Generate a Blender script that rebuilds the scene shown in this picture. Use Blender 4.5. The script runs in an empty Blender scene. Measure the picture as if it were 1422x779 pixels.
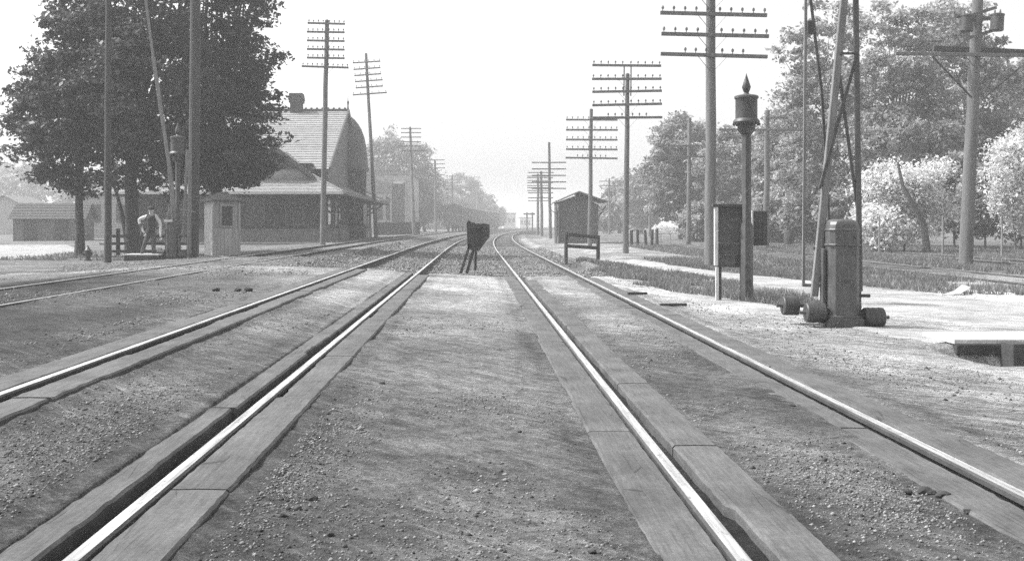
import bpy, bmesh, math, random
import numpy as np
from mathutils import Vector, Matrix
R = math.radians
random.seed(7)
rng = np.random.default_rng(11)
scene = bpy.context.scene
COL = scene.collection

# ------------------------------------------------------------------ camera
F, VX, VY, CH = 1500.0, 661.0, 312.0, 1.2
cam = bpy.data.cameras.new('camera')
camo = bpy.data.objects.new('camera', cam); COL.objects.link(camo)
camo.location = (0, 0, CH); camo.rotation_euler = (R(90), 0, 0)
cam.sensor_fit = 'HORIZONTAL'; cam.sensor_width = 36.0
cam.lens = 36.0 * F / 1422.0
cam.shift_x = (711 - VX) / 1422.0
cam.shift_y = -(389.5 - VY) / 1422.0
cam.clip_start = 0.05; cam.clip_end = 5000
scene.camera = camo

# ------------------------------------------------------------------ sky, sun, exposure
SUN_EL, SUN_AZ = 50.0, -78.0            # azimuth from +Y, negative = to the left
w = bpy.data.worlds.new('World'); scene.world = w; w.use_nodes = True
nt = w.node_tree; nt.nodes.clear()
sky = nt.nodes.new('ShaderNodeTexSky'); sky.sky_type = 'NISHITA'; sky.sun_disc = False
sky.sun_elevation = R(SUN_EL); sky.sun_rotation = R(SUN_AZ)
sky.dust_density = 4.0; sky.air_density = 1.3
bw = nt.nodes.new('ShaderNodeRGBToBW'); bg = nt.nodes.new('ShaderNodeBackground')
bg.inputs['Strength'].default_value = 0.15
out = nt.nodes.new('ShaderNodeOutputWorld')
nt.links.new(sky.outputs[0], bw.inputs[0]); nt.links.new(bw.outputs[0], bg.inputs[0]); nt.links.new(bg.outputs[0], out.inputs[0])
sl = bpy.data.lights.new('sun', 'SUN'); sl.energy = 2.6; sl.angle = R(0.6); sl.color = (1, 1, 1)
so = bpy.data.objects.new('sun', sl); COL.objects.link(so)
sv = Vector((math.sin(R(SUN_AZ)) * math.cos(R(SUN_EL)), math.cos(R(SUN_AZ)) * math.cos(R(SUN_EL)), math.sin(R(SUN_EL))))
so.rotation_euler = (-sv).to_track_quat('-Z', 'Y').to_euler(); so.location = sv * 60
vs = scene.view_settings
vs.view_transform = 'Standard'; vs.look = 'None'; vs.gamma = 1.0; vs.exposure = 1.1; vs.use_curve_mapping = False
scene.cycles.use_denoising = False
scene.cycles.volume_bounces = 1
scene.cycles.max_bounces = 6
scene.cycles.caustics_reflective = False
scene.cycles.sample_clamp_indirect = 3.0
HAZE_DENSITY = 0.0017

# ------------------------------------------------------------------ helpers
def WX(px, Z): return (px - VX) * Z / F
def WZ(py, Z): return CH - (py - VY) * Z / F

def hash2(ix, iy, seed):
    n = (ix.astype(np.int64) * 374761393 + iy.astype(np.int64) * 668265263 + seed * 144665) & 0xffffffff
    n = ((n ^ (n >> 13)) * 1274126177) & 0xffffffff
    return ((n ^ (n >> 16)) & 0xffff) / 65535.0
def vnoise(x, y, seed=0):
    x = np.asarray(x, float); y = np.asarray(y, float)
    ix = np.floor(x); iy = np.floor(y); fx = x - ix; fy = y - iy
    fx = fx * fx * (3 - 2 * fx); fy = fy * fy * (3 - 2 * fy)
    a = hash2(ix, iy, seed); b = hash2(ix + 1, iy, seed); c = hash2(ix, iy + 1, seed); d = hash2(ix + 1, iy + 1, seed)
    return (a * (1 - fx) + b * fx) * (1 - fy) + (c * (1 - fx) + d * fx) * fy
def fbm(x, y, seed=0, o=4):
    s = 0; a = .5
    for k in range(o):
        s = s + a * vnoise(x * 2 ** k, y * 2 ** k, seed + k); a *= .5
    return s / (1 - .5 ** o)
def sstep(a, b, x):
    t = np.clip((np.asarray(x, float) - a) / (b - a), 0, 1); return t * t * (3 - 2 * t)

def curve(Y):
    Y = np.asarray(Y, float)
    return 0.0003 * np.maximum(Y - 45, 0) ** 2

PX = [-900, -60, -30, -12, -9.5, -7.7, -5.4, -3.4, -2.4, -1.8, -0.9, 0.6, 2.8, 4.2, 7, 10, 13, 18, 40, 900]
PZ = [0.0, 0.0, -.02, -.02, .08, .20, .21, .19, .145, .10, .045, -.015, -.015, -.03, -.05, -.03, .0, .0, .0, .0]
XA, XB, XC, XD, XE, XF = -2.84, -1.36, .96, 2.44, -7.30, -5.82
ZA, ZB, ZC, ZD, ZE, ZF = .193, .076, 0., 0., .218, .218
END = 25.6                              # where the planked crossing stops and the ballast begins
def gz(X, Y, fine=True):
    X = np.asarray(X, float); Y = np.asarray(Y, float)
    x = X - curve(Y)
    z = np.interp(x, PX, PZ)
    off = sstep(END - .2, END + 1.0, Y + .25 * np.sin(x * 3.1))
    inner = sstep(-4.6, -3.9, x) * (1 - sstep(3.2, 3.8, x))
    z = z - .13 * off * inner
    sid = sstep(-9.0, -8.4, x) * (1 - sstep(-5.0, -4.5, x)) * sstep(33, 36, Y)
    z = z - .08 * sid
    # low ground in the grass to the right, ditch by the culvert, pit by the barrier
    z = z - .10 * sstep(3.4, 4.4, x) * (1 - sstep(5.0, 5.6, x)) * sstep(20, 24, Y)
    d = sstep(4.45, 4.95, X) * (1 - sstep(5.75, 5.85, X)) * sstep(9.35, 9.9, Y) * (1 - sstep(11.0, 11.1, Y))
    z = z - .42 * d
    p = sstep(2.85, 3.05, X) * (1 - sstep(3.6, 3.75, X)) * sstep(32.2, 33.0, Y) * (1 - sstep(36.8, 37.2, Y))
    z = z - .45 * p
    if fine:
        z = z + (fbm(X * .9, Y * .9, 3) - .5) * .035 + (fbm(X * 5, Y * 5, 9, 3) - .5) * .022
        z = z + sstep(12, 20, np.abs(x)) * (fbm(X * .2, Y * .2, 5) - .5) * .12
    for xr in (XA, XB, XC, XD):         # bed under rail and planks
        near = (1 - sstep(.22, .27, np.abs(x - xr))) * (1 - off)
        side = (1 - sstep(.40, .47, np.abs(x - xr))) * (1 - off)
        cover = {XA: .008, XD: .012}.get(xr, -.004) + (fbm(X * 1.5, Y * .5, 15) - .5) * .03
        dep = np.where((x - xr) * (1 if xr in (XC, XA) else -1) > 0, {XA: .11, XB: .13, XC: .055, XD: .065}[xr], .10)
        z = z - dep * near + np.minimum(cover, .012) * side * (1 - near)
    for xr in (XE, XF):
        near = (1 - sstep(.09, .13, np.abs(x - xr)))
        z = z - .012 * near
    return z
def g1(X, Y): return float(gz(np.array([X]), np.array([Y]))[0])

# ---- materials (all grey: the photograph is black and white)
def nd(t, typ, **kw):
    n = t.nodes.new(typ)
    for k, v in kw.items():
        if k in n.inputs: n.inputs[k].default_value = v
        else: setattr(n, k, v)
    return n
def mixv(t, a, b, op='MULTIPLY'):
    m = t.nodes.new('ShaderNodeMath'); m.operation = op
    for i, s in enumerate((a, b)):
        if isinstance(s, (int, float)): m.inputs[i].default_value = s
        else: t.links.new(s, m.inputs[i])
    return m.outputs[0]
def noise(t, vec, scale, detail=4, rough=.6):
    n = nd(t, 'ShaderNodeTexNoise', Scale=scale, Detail=detail, Roughness=rough)
    t.links.new(vec, n.inputs['Vector']); return n.outputs['Fac']
def ramp(t, fac, lo, hi, a, b):
    m = t.nodes.new('ShaderNodeMapRange'); m.clamp = True
    t.links.new(fac, m.inputs['Value'])
    for k, v in zip(('From Min', 'From Max', 'To Min', 'To Max'), (lo, hi, a, b)): m.inputs[k].default_value = v
    return m.outputs['Result']
def mapping(t, vec, scale=(1, 1, 1), rot=(0, 0, 0)):
    m = t.nodes.new('ShaderNodeMapping'); t.links.new(vec, m.inputs['Vector'])
    m.inputs['Scale'].default_value = scale; m.inputs['Rotation'].default_value = rot; return m.outputs['Vector']
def newmat(name):
    m = bpy.data.materials.new(name); m.use_nodes = True
    t = m.node_tree; b = t.nodes['Principled BSDF']
    return m, t, b
def mat(name, v, rough=.8, var=.35, scale=6, stretch=(1, 1, 1), bump=.3, metal=0., fine=40, bdist=.01, island=0.):
    m, t, b = newmat(name)
    tc = nd(t, 'ShaderNodeTexCoord').outputs['Object']
    oi = t.nodes.new('ShaderNodeObjectInfo')
    va = t.nodes.new('ShaderNodeVectorMath'); va.operation = 'ADD'
    sc = t.nodes.new('ShaderNodeVectorMath'); sc.operation = 'SCALE'; sc.inputs[0].default_value = (7, 13, 5)
    t.links.new(oi.outputs['Random'], sc.inputs['Scale']); t.links.new(tc, va.inputs[0]); t.links.new(sc.outputs[0], va.inputs[1])
    vec = mapping(t, va.outputs[0], stretch)
    n1 = noise(t, vec, scale); n2 = noise(t, vec, fine, 3)
    a = ramp(t, n1, .3, .7, 1 - var, 1 + var); c = ramp(t, n2, .3, .7, 1 - var * .6, 1 + var * .6)
    f = mixv(t, a, c); f = mixv(t, f, v)
    r = ramp(t, oi.outputs['Random'], 0, 1, .9, 1.1); f = mixv(t, f, r)
    if island:
        g = t.nodes.new('ShaderNodeNewGeometry')
        f = mixv(t, f, ramp(t, g.outputs['Random Per Island'], 0, 1, 1 - island, 1 + island))
    t.links.new(f, b.inputs['Base Color'])
    b.inputs['Roughness'].default_value = rough; b.inputs['Metallic'].default_value = metal
    if bump:
        bp = nd(t, 'ShaderNodeBump', Strength=bump, Distance=bdist)
        s = mixv(t, n1, n2, 'ADD'); t.links.new(s, bp.inputs['Height']); t.links.new(bp.outputs[0], b.inputs['Normal'])
    return m
def leafmat(name, v, spread=.35, trans=.35):
    m, t, b = newmat(name)
    g = t.nodes.new('ShaderNodeNewGeometry')
    at_ = t.nodes.new('ShaderNodeAttribute'); at_.attribute_name = 'age'
    f = mixv(t, mixv(t, ramp(t, g.outputs['Random Per Island'], 0, 1, 1 - spread, 1 + spread), at_.outputs['Fac']), v)
    t.links.new(f, b.inputs['Base Color']); b.inputs['Roughness'].default_value = .55
    tr = t.nodes.new('ShaderNodeBsdfTranslucent'); t.links.new(f, tr.inputs['Color'])
    mx = t.nodes.new('ShaderNodeMixShader'); mx.inputs[0].default_value = trans
    o = t.nodes['Material Output']
    t.links.new(b.outputs[0], mx.inputs[1]); t.links.new(tr.outputs[0], mx.inputs[2]); t.links.new(mx.outputs[0], o.inputs['Surface'])
    return m

M = {}
M['pole'] = mat('pole_wood', .125, .9, .3, 3, (3, 3, .35), .5, fine=30)
M['pole_dark'] = mat('dark_pole_wood', .05, .9, .3, 3, (3, 3, .35), .5, fine=30)
M['insul'] = mat('insulator_glass', .12, .25, .1, 4, bump=0)
M['iron'] = mat('painted_iron', .05, .5, .4, 8, bump=.15, fine=60, bdist=.004)
M['iron_grey'] = mat('grey_painted_iron', .075, .42, .4, 5, (1, 1, .5), bump=.15, fine=50, bdist=.004)
M['arm_wood'] = mat('grey_painted_beam', .16, .7, .25, 4, (4, 4, .5), .3, fine=30)
M['darkwood'] = mat('dark_weathered_wood', .04, .9, .35, 4, (1, 1, 1), .4, fine=25)
M['greywood'] = mat('weathered_wood', .2, .9, .3, 4, (3, 3, .5), .4, fine=25)
M['board'] = mat('dark_board_wood', .06, .85, .3, 5, (.6, 4, 4), .4, fine=25)
M['pale_lit_wood'] = mat('pale_and_lit_wood', .5, .85, .2, 5, (3, 3, .6), .3, fine=25)  # pale planks; also paints sunlight onto the sign board edges
M['tie'] = mat('tie_wood', .13, .95, .4, 4, (.5, 4, 4), .5, fine=25)
M['shanty'] = mat('pale_painted_boards', .34, .8, .2, 3, (3, 3, .5), .3, fine=25)
M['shed'] = mat('dark_painted_shed', .075, .85, .2, 3, (3, 3, .4), .3, fine=25)
M['roof_pale'] = mat('pale_shingle', .25, .75, .25, 2, (1, 3, 3), .4, fine=12, island=.1)
M['roof_mid'] = mat('mid_shingle', .15, .8, .25, 2, (1, 3, 3), .4, fine=12)
M['roof_dark'] = mat('dark_slate', .07, .6, .3, 5, bump=.4, fine=20)
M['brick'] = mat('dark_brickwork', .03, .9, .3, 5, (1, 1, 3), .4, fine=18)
M['stone'] = mat('stone_course', .16, .9, .3, 3, bump=.4, fine=15)
M['trim'] = mat('painted_trim', .5, .6, .1, 3, bump=.05)
M['dark_trim'] = mat('dark_trim', .06, .6, .2, 3, bump=.05)
M['glass'] = mat('window_glass', .03, .12, .1, 3, bump=0)
M['plaster'] = mat('grey_plaster', .26, .9, .2, 2, bump=.2)
M['bark'] = mat('tree_bark', .055, .95, .4, 5, (3, 3, .5), .8, fine=25, bdist=.03)
M['bark_pale'] = mat('pale_tree_bark', .12, .95, .4, 5, (3, 3, .5), .8, fine=25, bdist=.03)
M['leaf'] = leafmat('maple_leaf', .075, .6, .4)
M['leaf_mid'] = leafmat('mid_leaf', .29, .55, .55)
M['leaf_far_haze'] = leafmat('far_leaf_haze_tint', .26, .4, .45)  # lightened base colour paints distance haze onto the far crowns
M['leaf_sun_blossom'] = leafmat('sunlit_and_blossom_leaf', .66, .35, .5)  # pale base colour paints sunlight on shrubs; also white blossom of the bushes
M['grass'] = leafmat('grass_blade', .17, .5, .35)
M['boxcar'] = mat('boxcar_boards', .09, .8, .3, 2, (4, 4, .5), .3)
M['skin'] = mat('skin', .5, .6, .08, 8, bump=0)
M['cloth_white'] = mat('white_shirt', .55, .9, .08, 8, bump=.1)
M['cloth_dark'] = mat('dark_vest', .035, .9, .2, 8, bump=.1)
M['cloth_grey'] = mat('grey_trousers', .06, .9, .25, 8, bump=.1)
M['stonebit'] = mat('gravel_stone', .15, .95, .3, 20, bump=.2, island=.85)
M['clod'] = mat('dark_clod', .035, .95, .4, 20, bump=.6, fine=60)

def plankmat():
    m, t, b = newmat('crossing_plank_wood')
    tc = nd(t, 'ShaderNodeTexCoord').outputs['Object']
    oi = t.nodes.new('ShaderNodeObjectInfo')
    sc = t.nodes.new('ShaderNodeVectorMath'); sc.operation = 'SCALE'; sc.inputs[0].default_value = (7, 13, 5)
    va = t.nodes.new('ShaderNodeVectorMath'); va.operation = 'ADD'
    t.links.new(oi.outputs['Random'], sc.inputs['Scale']); t.links.new(tc, va.inputs[0]); t.links.new(sc.outputs[0], va.inputs[1])
    g = noise(t, mapping(t, va.outputs[0], (14, .6, 4)), 5, 8, .75)
    big = noise(t, mapping(t, va.outputs[0], (2, 1.2, 1)), 1.6, 4)
    sp = noise(t, va.outputs[0], 45, 3)
    vor = nd(t, 'ShaderNodeTexVoronoi', Scale=2.2); vor.feature = 'DISTANCE_TO_EDGE'
    t.links.new(mapping(t, va.outputs[0], (5, .35, 1)), vor.inputs['Vector'])
    crack = ramp(t, vor.outputs['Distance'], .0, .018, .25, 1.0)
    crack = mixv(t, crack, ramp(t, big, .40, .52, 0, .7), 'ADD')
    crack = mixv(t, crack, 1.0, 'MINIMUM')
    f = mixv(t, ramp(t, g, .32, .68, .6, 1.35), ramp(t, big, .3, .7, .65, 1.3))
    f = mixv(t, f, ramp(t, sp, .35, .65, .85, 1.15)); f = mixv(t, f, crack); f = mixv(t, f, .088)
    t.links.new(f, b.inputs['Base Color']); b.inputs['Roughness'].default_value = .9
    bp = nd(t, 'ShaderNodeBump', Strength=.4, Distance=.006)
    h = mixv(t, mixv(t, g, sp, 'ADD'), crack, 'ADD')
    t.links.new(h, bp.inputs['Height']); t.links.new(bp.outputs[0], b.inputs['Normal'])
    return m
M['plank'] = plankmat()

def railtop():
    m, t, b = newmat('polished_rail_head')
    tc = nd(t, 'ShaderNodeTexCoord').outputs['Object']
    n = noise(t, mapping(t, tc, (14, .6, 1)), 3, 4); s = noise(t, mapping(t, tc, (6, 2.5, 1)), 5, 3)
    f = mixv(t, ramp(t, n, .3, .7, .34, .66), ramp(t, s, .57, .72, 1, .5))
    t.links.new(f, b.inputs['Base Color']); b.inputs['Metallic'].default_value = .6
    t.links.new(ramp(t, n, .3, .7, .38, .6), b.inputs['Roughness'])
    return m
M['railtop'] = railtop()
M['dullrail'] = mat('dull_rail_head', .3, .6, .35, 6, (8, .6, 1), .2, metal=.3)
M['rust'] = mat('rusty_rail_side', .06, .85, .35, 6, (4, .6, 1), .3)

def groundmat(name, v, streak=.3, patch=.35, grain=.35, attr=True, bump=.9):
    m, t, b = newmat(name)
    g = t.nodes.new('ShaderNodeNewGeometry'); pos = g.outputs['Position']
    st = noise(t, mapping(t, mapping(t, pos, (1, 1, 1), (0, 0, R(52))), (.3, 3.4, 1)), 2.4, 7, .75)
    st2 = noise(t, mapping(t, mapping(t, pos, (1, 1, 1), (0, 0, R(38))), (.35, 2.8, 1)), 3.4, 6, .75)
    pt = noise(t, pos, .8, 6, .65); gr = noise(t, pos, 34, 5, .8); gr2 = noise(t, pos, 130, 3, .75); mid = noise(t, pos, 7, 6, .75)
    f = mixv(t, ramp(t, st, .34, .66, 1 - streak, 1 + streak), ramp(t, st2, .34, .66, 1 - streak * .8, 1 + streak * .8))
    f = mixv(t, f, ramp(t, pt, .34, .66, 1 - patch, 1 + patch))
    f = mixv(t, f, ramp(t, mid, .36, .64, 1 - grain, 1 + grain * .8))
    f = mixv(t, f, ramp(t, mid, .57, .68, 1, 1 - grain * 1.5))
    sw = noise(t, mapping(t, mapping(t, pos, (1, 1, 1), (0, 0, R(46))), (.2, 6.5, 1)), 3.6, 7, .75)
    swm = ramp(t, noise(t, pos, .45, 2), .42, .58, .15, 1)
    f = mixv(t, f, mixv(t, 1, mixv(t, ramp(t, sw, .52, .66, 0, streak * 3.2), swm), 'ADD'))
    f = mixv(t, f, ramp(t, sw, .30, .42, 1 - streak * .8, 1))
    f = mixv(t, f, ramp(t, gr, .33, .67, 1 - grain, 1 + grain))
    f = mixv(t, f, ramp(t, gr2, .33, .67, 1 - grain * .8, 1 + grain * .8))
    f = mixv(t, f, v)
    if attr:
        a = t.nodes.new('ShaderNodeAttribute'); a.attribute_name = 'tone'; f = mixv(t, f, a.outputs['Fac'])
    f = mixv(t, f, .8, 'MINIMUM')
    t.links.new(f, b.inputs['Base Color']); b.inputs['Roughness'].default_value = .95
    b.inputs['Specular IOR Level'].default_value = .2
    bp = nd(t, 'ShaderNodeBump', Strength=bump, Distance=.02)
    h = mixv(t, mixv(t, gr, mid, 'ADD'), mixv(t, gr2, .5), 'ADD')
    t.links.new(h, bp.inputs['Height']); t.links.new(bp.outputs[0], b.inputs['Normal'])
    return m
M['ground'] = groundmat('dirt_ground', .135, streak=.27, patch=.2, grain=.46, bump=1.0)
M['path'] = groundmat('pale_dust_path', .3, .2, .28, .2, False, .5)
M['roadmat'] = groundmat('pale_dirt_road', .3, .18, .25, .15, False, .6)

# ---- mesh helpers
def fast_mesh(name, V, Fq):
    me = bpy.data.meshes.new(name)
    V = np.asarray(V, np.float32); Fq = np.asarray(Fq, np.int32); n = Fq.shape[1]
    me.vertices.add(len(V)); me.vertices.foreach_set('co', V.ravel())
    me.loops.add(Fq.size); me.loops.foreach_set('vertex_index', Fq.ravel())
    me.polygons.add(len(Fq)); me.polygons.foreach_set('loop_start', np.arange(0, Fq.size, n, dtype=np.int32))
    me.polygons.foreach_set('loop_total', np.full(len(Fq), n, np.int32))
    me.update(calc_edges=True); return me
def tag(o, label=None, cat=None, group=None, kind=None):
    if label: o['label'] = label
    if cat: o['category'] = cat
    if group: o['group'] = group
    if kind: o['kind'] = kind
    return o
def link(name, me, parent=None, m=None, smooth=False):
    if m is not None and not len(me.materials): me.materials.append(m)
    if smooth: me.polygons.foreach_set('use_smooth', np.ones(len(me.polygons), bool))
    o = bpy.data.objects.new(name, me); COL.objects.link(o); o.parent = parent; return o
def thing(name, label, cat, loc=(0, 0, 0), rot=(0, 0, 0), group=None):
    o = bpy.data.objects.new(name, None); COL.objects.link(o)
    o.location = loc; o.rotation_euler = rot; o.empty_display_size = .2
    return tag(o, label, cat, group)
class MB:
    def __init__(s): s.v = []; s.f = []; s.mi = []
    def add(s, vs_, fs, mi=0):
        k = len(s.v); s.v += [tuple(p) for p in vs_]; s.f += [tuple(i + k for i in q) for q in fs]; s.mi += [mi] * len(fs); return s
    def box(s, c, d, mtx=None, mi=0, taper=1.0):
        x, y, z = d[0] / 2, d[1] / 2, d[2] / 2
        vs_ = [Vector((sx * x * (taper if sz > 0 else 1), sy * y * (taper if sz > 0 else 1), sz * z)) for sz in (-1, 1) for sy in (-1, 1) for sx in (-1, 1)]
        if mtx is not None: vs_ = [mtx @ p for p in vs_]
        vs_ = [p + Vector(c) for p in vs_]
        return s.add(vs_, [(0, 2, 3, 1), (4, 5, 7, 6), (0, 1, 5, 4), (2, 6, 7, 3), (0, 4, 6, 2), (1, 3, 7, 5)], mi)
    def beam(s, p0, p1, wd, ht, mi=0, up=(0, 0, 1)):
        p0 = Vector(p0); p1 = Vector(p1); d = (p1 - p0); L = d.length; d.normalize()
        u = Vector(up)
        if abs(d.dot(u)) > .95: u = Vector((0, 1, 0))
        sx = d.cross(u).normalized(); uy = sx.cross(d)
        m = Matrix((sx, uy, d)).transposed()
        return s.box((p0 + p1) / 2, (wd, ht, L), m, mi)
    def tube(s, pts, rad, n=8, mi=0, cap=True):
        pts = [Vector(p) for p in pts]; k = len(s.v); rings = len(pts)
        for i, p in enumerate(pts):
            d = (pts[min(i + 1, rings - 1)] - pts[max(i - 1, 0)]).normalized()
            a = Vector((1, 0, 0)) if abs(d.x) < .9 else Vector((0, 1, 0))
            u = d.cross(a).normalized(); v = d.cross(u)
            r = rad[i] if isinstance(rad, (list, tuple)) else rad
            for j in range(n):
                t = 2 * math.pi * j / n
                s.v.append(tuple(p + (u * math.cos(t) + v * math.sin(t)) * r))
        for i in range(rings - 1):
            for j in range(n):
                s.f.append((k + i * n + j, k + i * n + (j + 1) % n, k + (i + 1) * n + (j + 1) % n, k + (i + 1) * n + j)); s.mi.append(mi)
        if cap:
            s.f.append(tuple(k + j for j in range(n))[::-1]); s.f.append(tuple(k + (rings - 1) * n + j for j in range(n))); s.mi += [mi, mi]
        return s
    def lathe(s, c, prof, n=16, mi=0):
        return s.tube([(c[0], c[1], c[2] + h) for h, r in prof], [max(r, .0005) for h, r in prof], n, mi) if False else s._lathe(c, prof, n, mi)
    def _lathe(s, c, prof, n, mi):
        k = len(s.v)
        for h, r in prof:
            for j in range(n):
                t = 2 * math.pi * (j + .5) / n
                s.v.append((c[0] + r * math.cos(t), c[1] + r * math.sin(t), c[2] + h))
        for i in range(len(prof) - 1):
            for j in range(n):
                s.f.append((k + i * n + j, k + i * n + (j + 1) % n, k + (i + 1) * n + (j + 1) % n, k + (i + 1) * n + j)); s.mi.append(mi)
        s.f.append(tuple(k + j for j in range(n))[::-1]); s.f.append(tuple(k + (len(prof) - 1) * n + j for j in range(n))); s.mi += [mi, mi]
        return s
    def poly(s, pts, th, axis=(0, 1, 0), mi=0):      # extrude a polygon by th along axis
        a = Vector(axis) * th; n = len(pts); P = [Vector(p) for p in pts]
        vs_ = P + [p + a for p in P]
        fs = [tuple(range(n)), tuple(range(2 * n - 1, n - 1, -1))] + [(i, i + n, (i + 1) % n + n, (i + 1) % n) for i in range(n)]
        return s.add(vs_, fs, mi)
    def build(s, name, m, parent=None, smooth=False, bevel=0):
        me = bpy.data.meshes.new(name); me.from_pydata(s.v, [], s.f)
        mats = m if isinstance(m, (list, tuple)) else [m]
        for q in mats: me.materials.append(q)
        if len(mats) > 1: me.polygons.foreach_set('material_index', s.mi)
        bm = bmesh.new(); bm.from_mesh(me); bmesh.ops.recalc_face_normals(bm, faces=bm.faces)
        if bevel: bmesh.ops.bevel(bm, geom=bm.edges[:], offset=bevel, segments=1, affect='EDGES', clamp_overlap=True)
        if smooth:
            for fc in bm.faces: fc.smooth = True
            for e in bm.edges:
                if len(e.link_faces) == 2 and e.calc_face_angle(0) > R(40): e.smooth = False
        bm.to_mesh(me); bm.free()
        return link(name, me, parent)
def copy_tree(o, parent=None):
    c = o.copy(); COL.objects.link(c); c.parent = parent
    for ch in list(o.children): copy_tree(ch, c)
    return c

# ------------------------------------------------------------------ ground
def axis_grid():
    x = list(np.arange(-4.2, 4.0, .042))
    a = 4.0
    while a < 8: x.append(a); a += .075
    st = .08
    while a < 900: x.append(a); st *= 1.13; a += st
    x.append(900)
    a = -4.26
    while a > -12: x.append(a); a -= .09
    st = .1
    while a > -900: x.append(a); st *= 1.13; a -= st
    x.append(-900)
    return np.array(sorted(x))
def y_grid():
    y = [-60, -30, -12, -4, 0]; a = 1.2
    while a < 900:
        y.append(a); a += max(.035, .0085 * a if a < 120 else .03 * a)
    y.append(900); return np.array(y)
gx, gy = axis_grid(), y_grid()
GX, GY = np.meshgrid(gx, gy)
GZ = gz(GX, GY)
nx, ny = len(gx), len(gy)
idx = np.arange(nx * ny).reshape(ny, nx)
FQ = np.stack([idx[:-1, :-1], idx[:-1, 1:], idx[1:, 1:], idx[1:, :-1]], -1).reshape(-1, 4)
me = fast_mesh('ground', np.stack([GX, GY, GZ], -1).reshape(-1, 3), FQ)
xr_ = GX - curve(GY)
tone = np.ones_like(GX)
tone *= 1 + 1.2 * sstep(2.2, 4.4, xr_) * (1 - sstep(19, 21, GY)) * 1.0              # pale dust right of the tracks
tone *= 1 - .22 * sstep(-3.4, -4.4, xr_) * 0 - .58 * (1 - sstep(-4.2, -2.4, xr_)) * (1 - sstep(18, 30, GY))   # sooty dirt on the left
tone *= 1 + 1.15 * sstep(8, 21, GY) * (1 - sstep(END, END + 1.2, GY))  # farther dirt made paler: haze and backlight painted in, with dust
bal = sstep(END, END + 1.2, GY) * sstep(-4.6, -3.9, xr_) * (1 - sstep(3.0, 3.6, xr_))
tone *= 1 - .25 * bal
gs = sstep(3.2, 3.8, xr_) * sstep(19, 22, GY); tone *= 1 - .15 * gs
tone *= 1 + 1.0 * sstep(2.6, 3.4, xr_) * (1 - sstep(8, 10, xr_)) * sstep(34, 40, GY) * (1 - sstep(90, 110, GY))
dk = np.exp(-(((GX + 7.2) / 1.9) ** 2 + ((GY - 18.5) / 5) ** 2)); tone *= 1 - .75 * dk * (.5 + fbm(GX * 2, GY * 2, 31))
ed = np.zeros_like(GX)                                                               # darker band along the plank edges
for xr in (XA, XB, XC, XD): ed = np.maximum(ed, 1 - sstep(.0, .16, np.abs(np.abs(xr_ - xr) - .42)))
gl_ = np.zeros_like(GX)
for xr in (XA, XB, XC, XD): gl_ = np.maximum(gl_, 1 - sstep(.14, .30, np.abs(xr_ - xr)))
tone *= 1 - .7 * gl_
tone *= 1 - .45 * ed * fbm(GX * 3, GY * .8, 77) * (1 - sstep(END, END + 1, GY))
tone *= .72 + .56 * sstep(.25, .75, fbm(GX * 1.1 + GY * .2, GY * .7, 41, 6))
tone *= 1 - .14 * (1 - sstep(3.5, 7, GY))  # nearest dirt darkened: lens vignette painted into the tone
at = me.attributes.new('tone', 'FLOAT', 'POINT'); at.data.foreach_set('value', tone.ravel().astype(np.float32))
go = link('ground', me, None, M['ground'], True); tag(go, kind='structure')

def strip(name, cl, m, dz=.012, n=14, seed=1):
    """a sheet that follows the ground: cl = [(x_left, x_right, y)]"""
    Ys = np.array([c[2] for c in cl]); Lx = np.array([c[0] for c in cl]); Rx = np.array([c[1] for c in cl])
    yy = [Ys[0]]
    while yy[-1] < Ys[-1]: yy.append(yy[-1] + max(.06, .012 * yy[-1]))
    yy = np.array(yy); lx = np.interp(yy, Ys, Lx) + (fbm(yy * 1.3, yy * 0, seed) - .5) * .5; rx = np.interp(yy, Ys, Rx) + (fbm(yy * 1.3, yy * 0, seed + 7) - .5) * .5
    t = np.linspace(0, 1, n)[None]
    X = lx[:, None] * (1 - t) + rx[:, None] * t; Y = np.repeat(yy[:, None], n, 1)
    edge = np.minimum(t, 1 - t) * np.abs(rx - lx)[:, None]
    Z = gz(X, Y) + np.where(edge <= 0, -.02, dz)
    i = np.arange(X.size).reshape(X.shape)
    Fq = np.stack([i[:-1, :-1], i[:-1, 1:], i[1:, 1:], i[1:, :-1]], -1).reshape(-1, 4)
    o = link(name, fast_mesh(name, np.stack([X, Y, Z], -1).reshape(-1, 3), Fq), None, m, True)
    return tag(o, kind='structure')
strip('footpath', [(5.9, 11.5, 12.2), (5.8, 10.4, 14), (5.6, 8.6, 17.5), (5.7, 8.0, 21), (5.6, 6.9, 26), (5.3, 6.3, 30), (4.9, 5.9, 36), (4.1, 5.0, 42)], M['path'], seed=3)
strip('pavement', [(4.6, 8.5, 11.3), (4.3, 5.4, 13), (4.0, 4.75, 15.0), (3.4, 4.15, 17.5), (2.75, 3.4, 20.0), (2.6, 2.9, 21.4)], M['path'], .016, 12, 5)
strip('road', [(-26, -14.6, 38), (-26, -15.4, 41), (-28, -16.5, 46), (-34, -19.5, 54), (-45, -24, 64)], M['roadmat'], .02, 40, 6)

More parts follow.
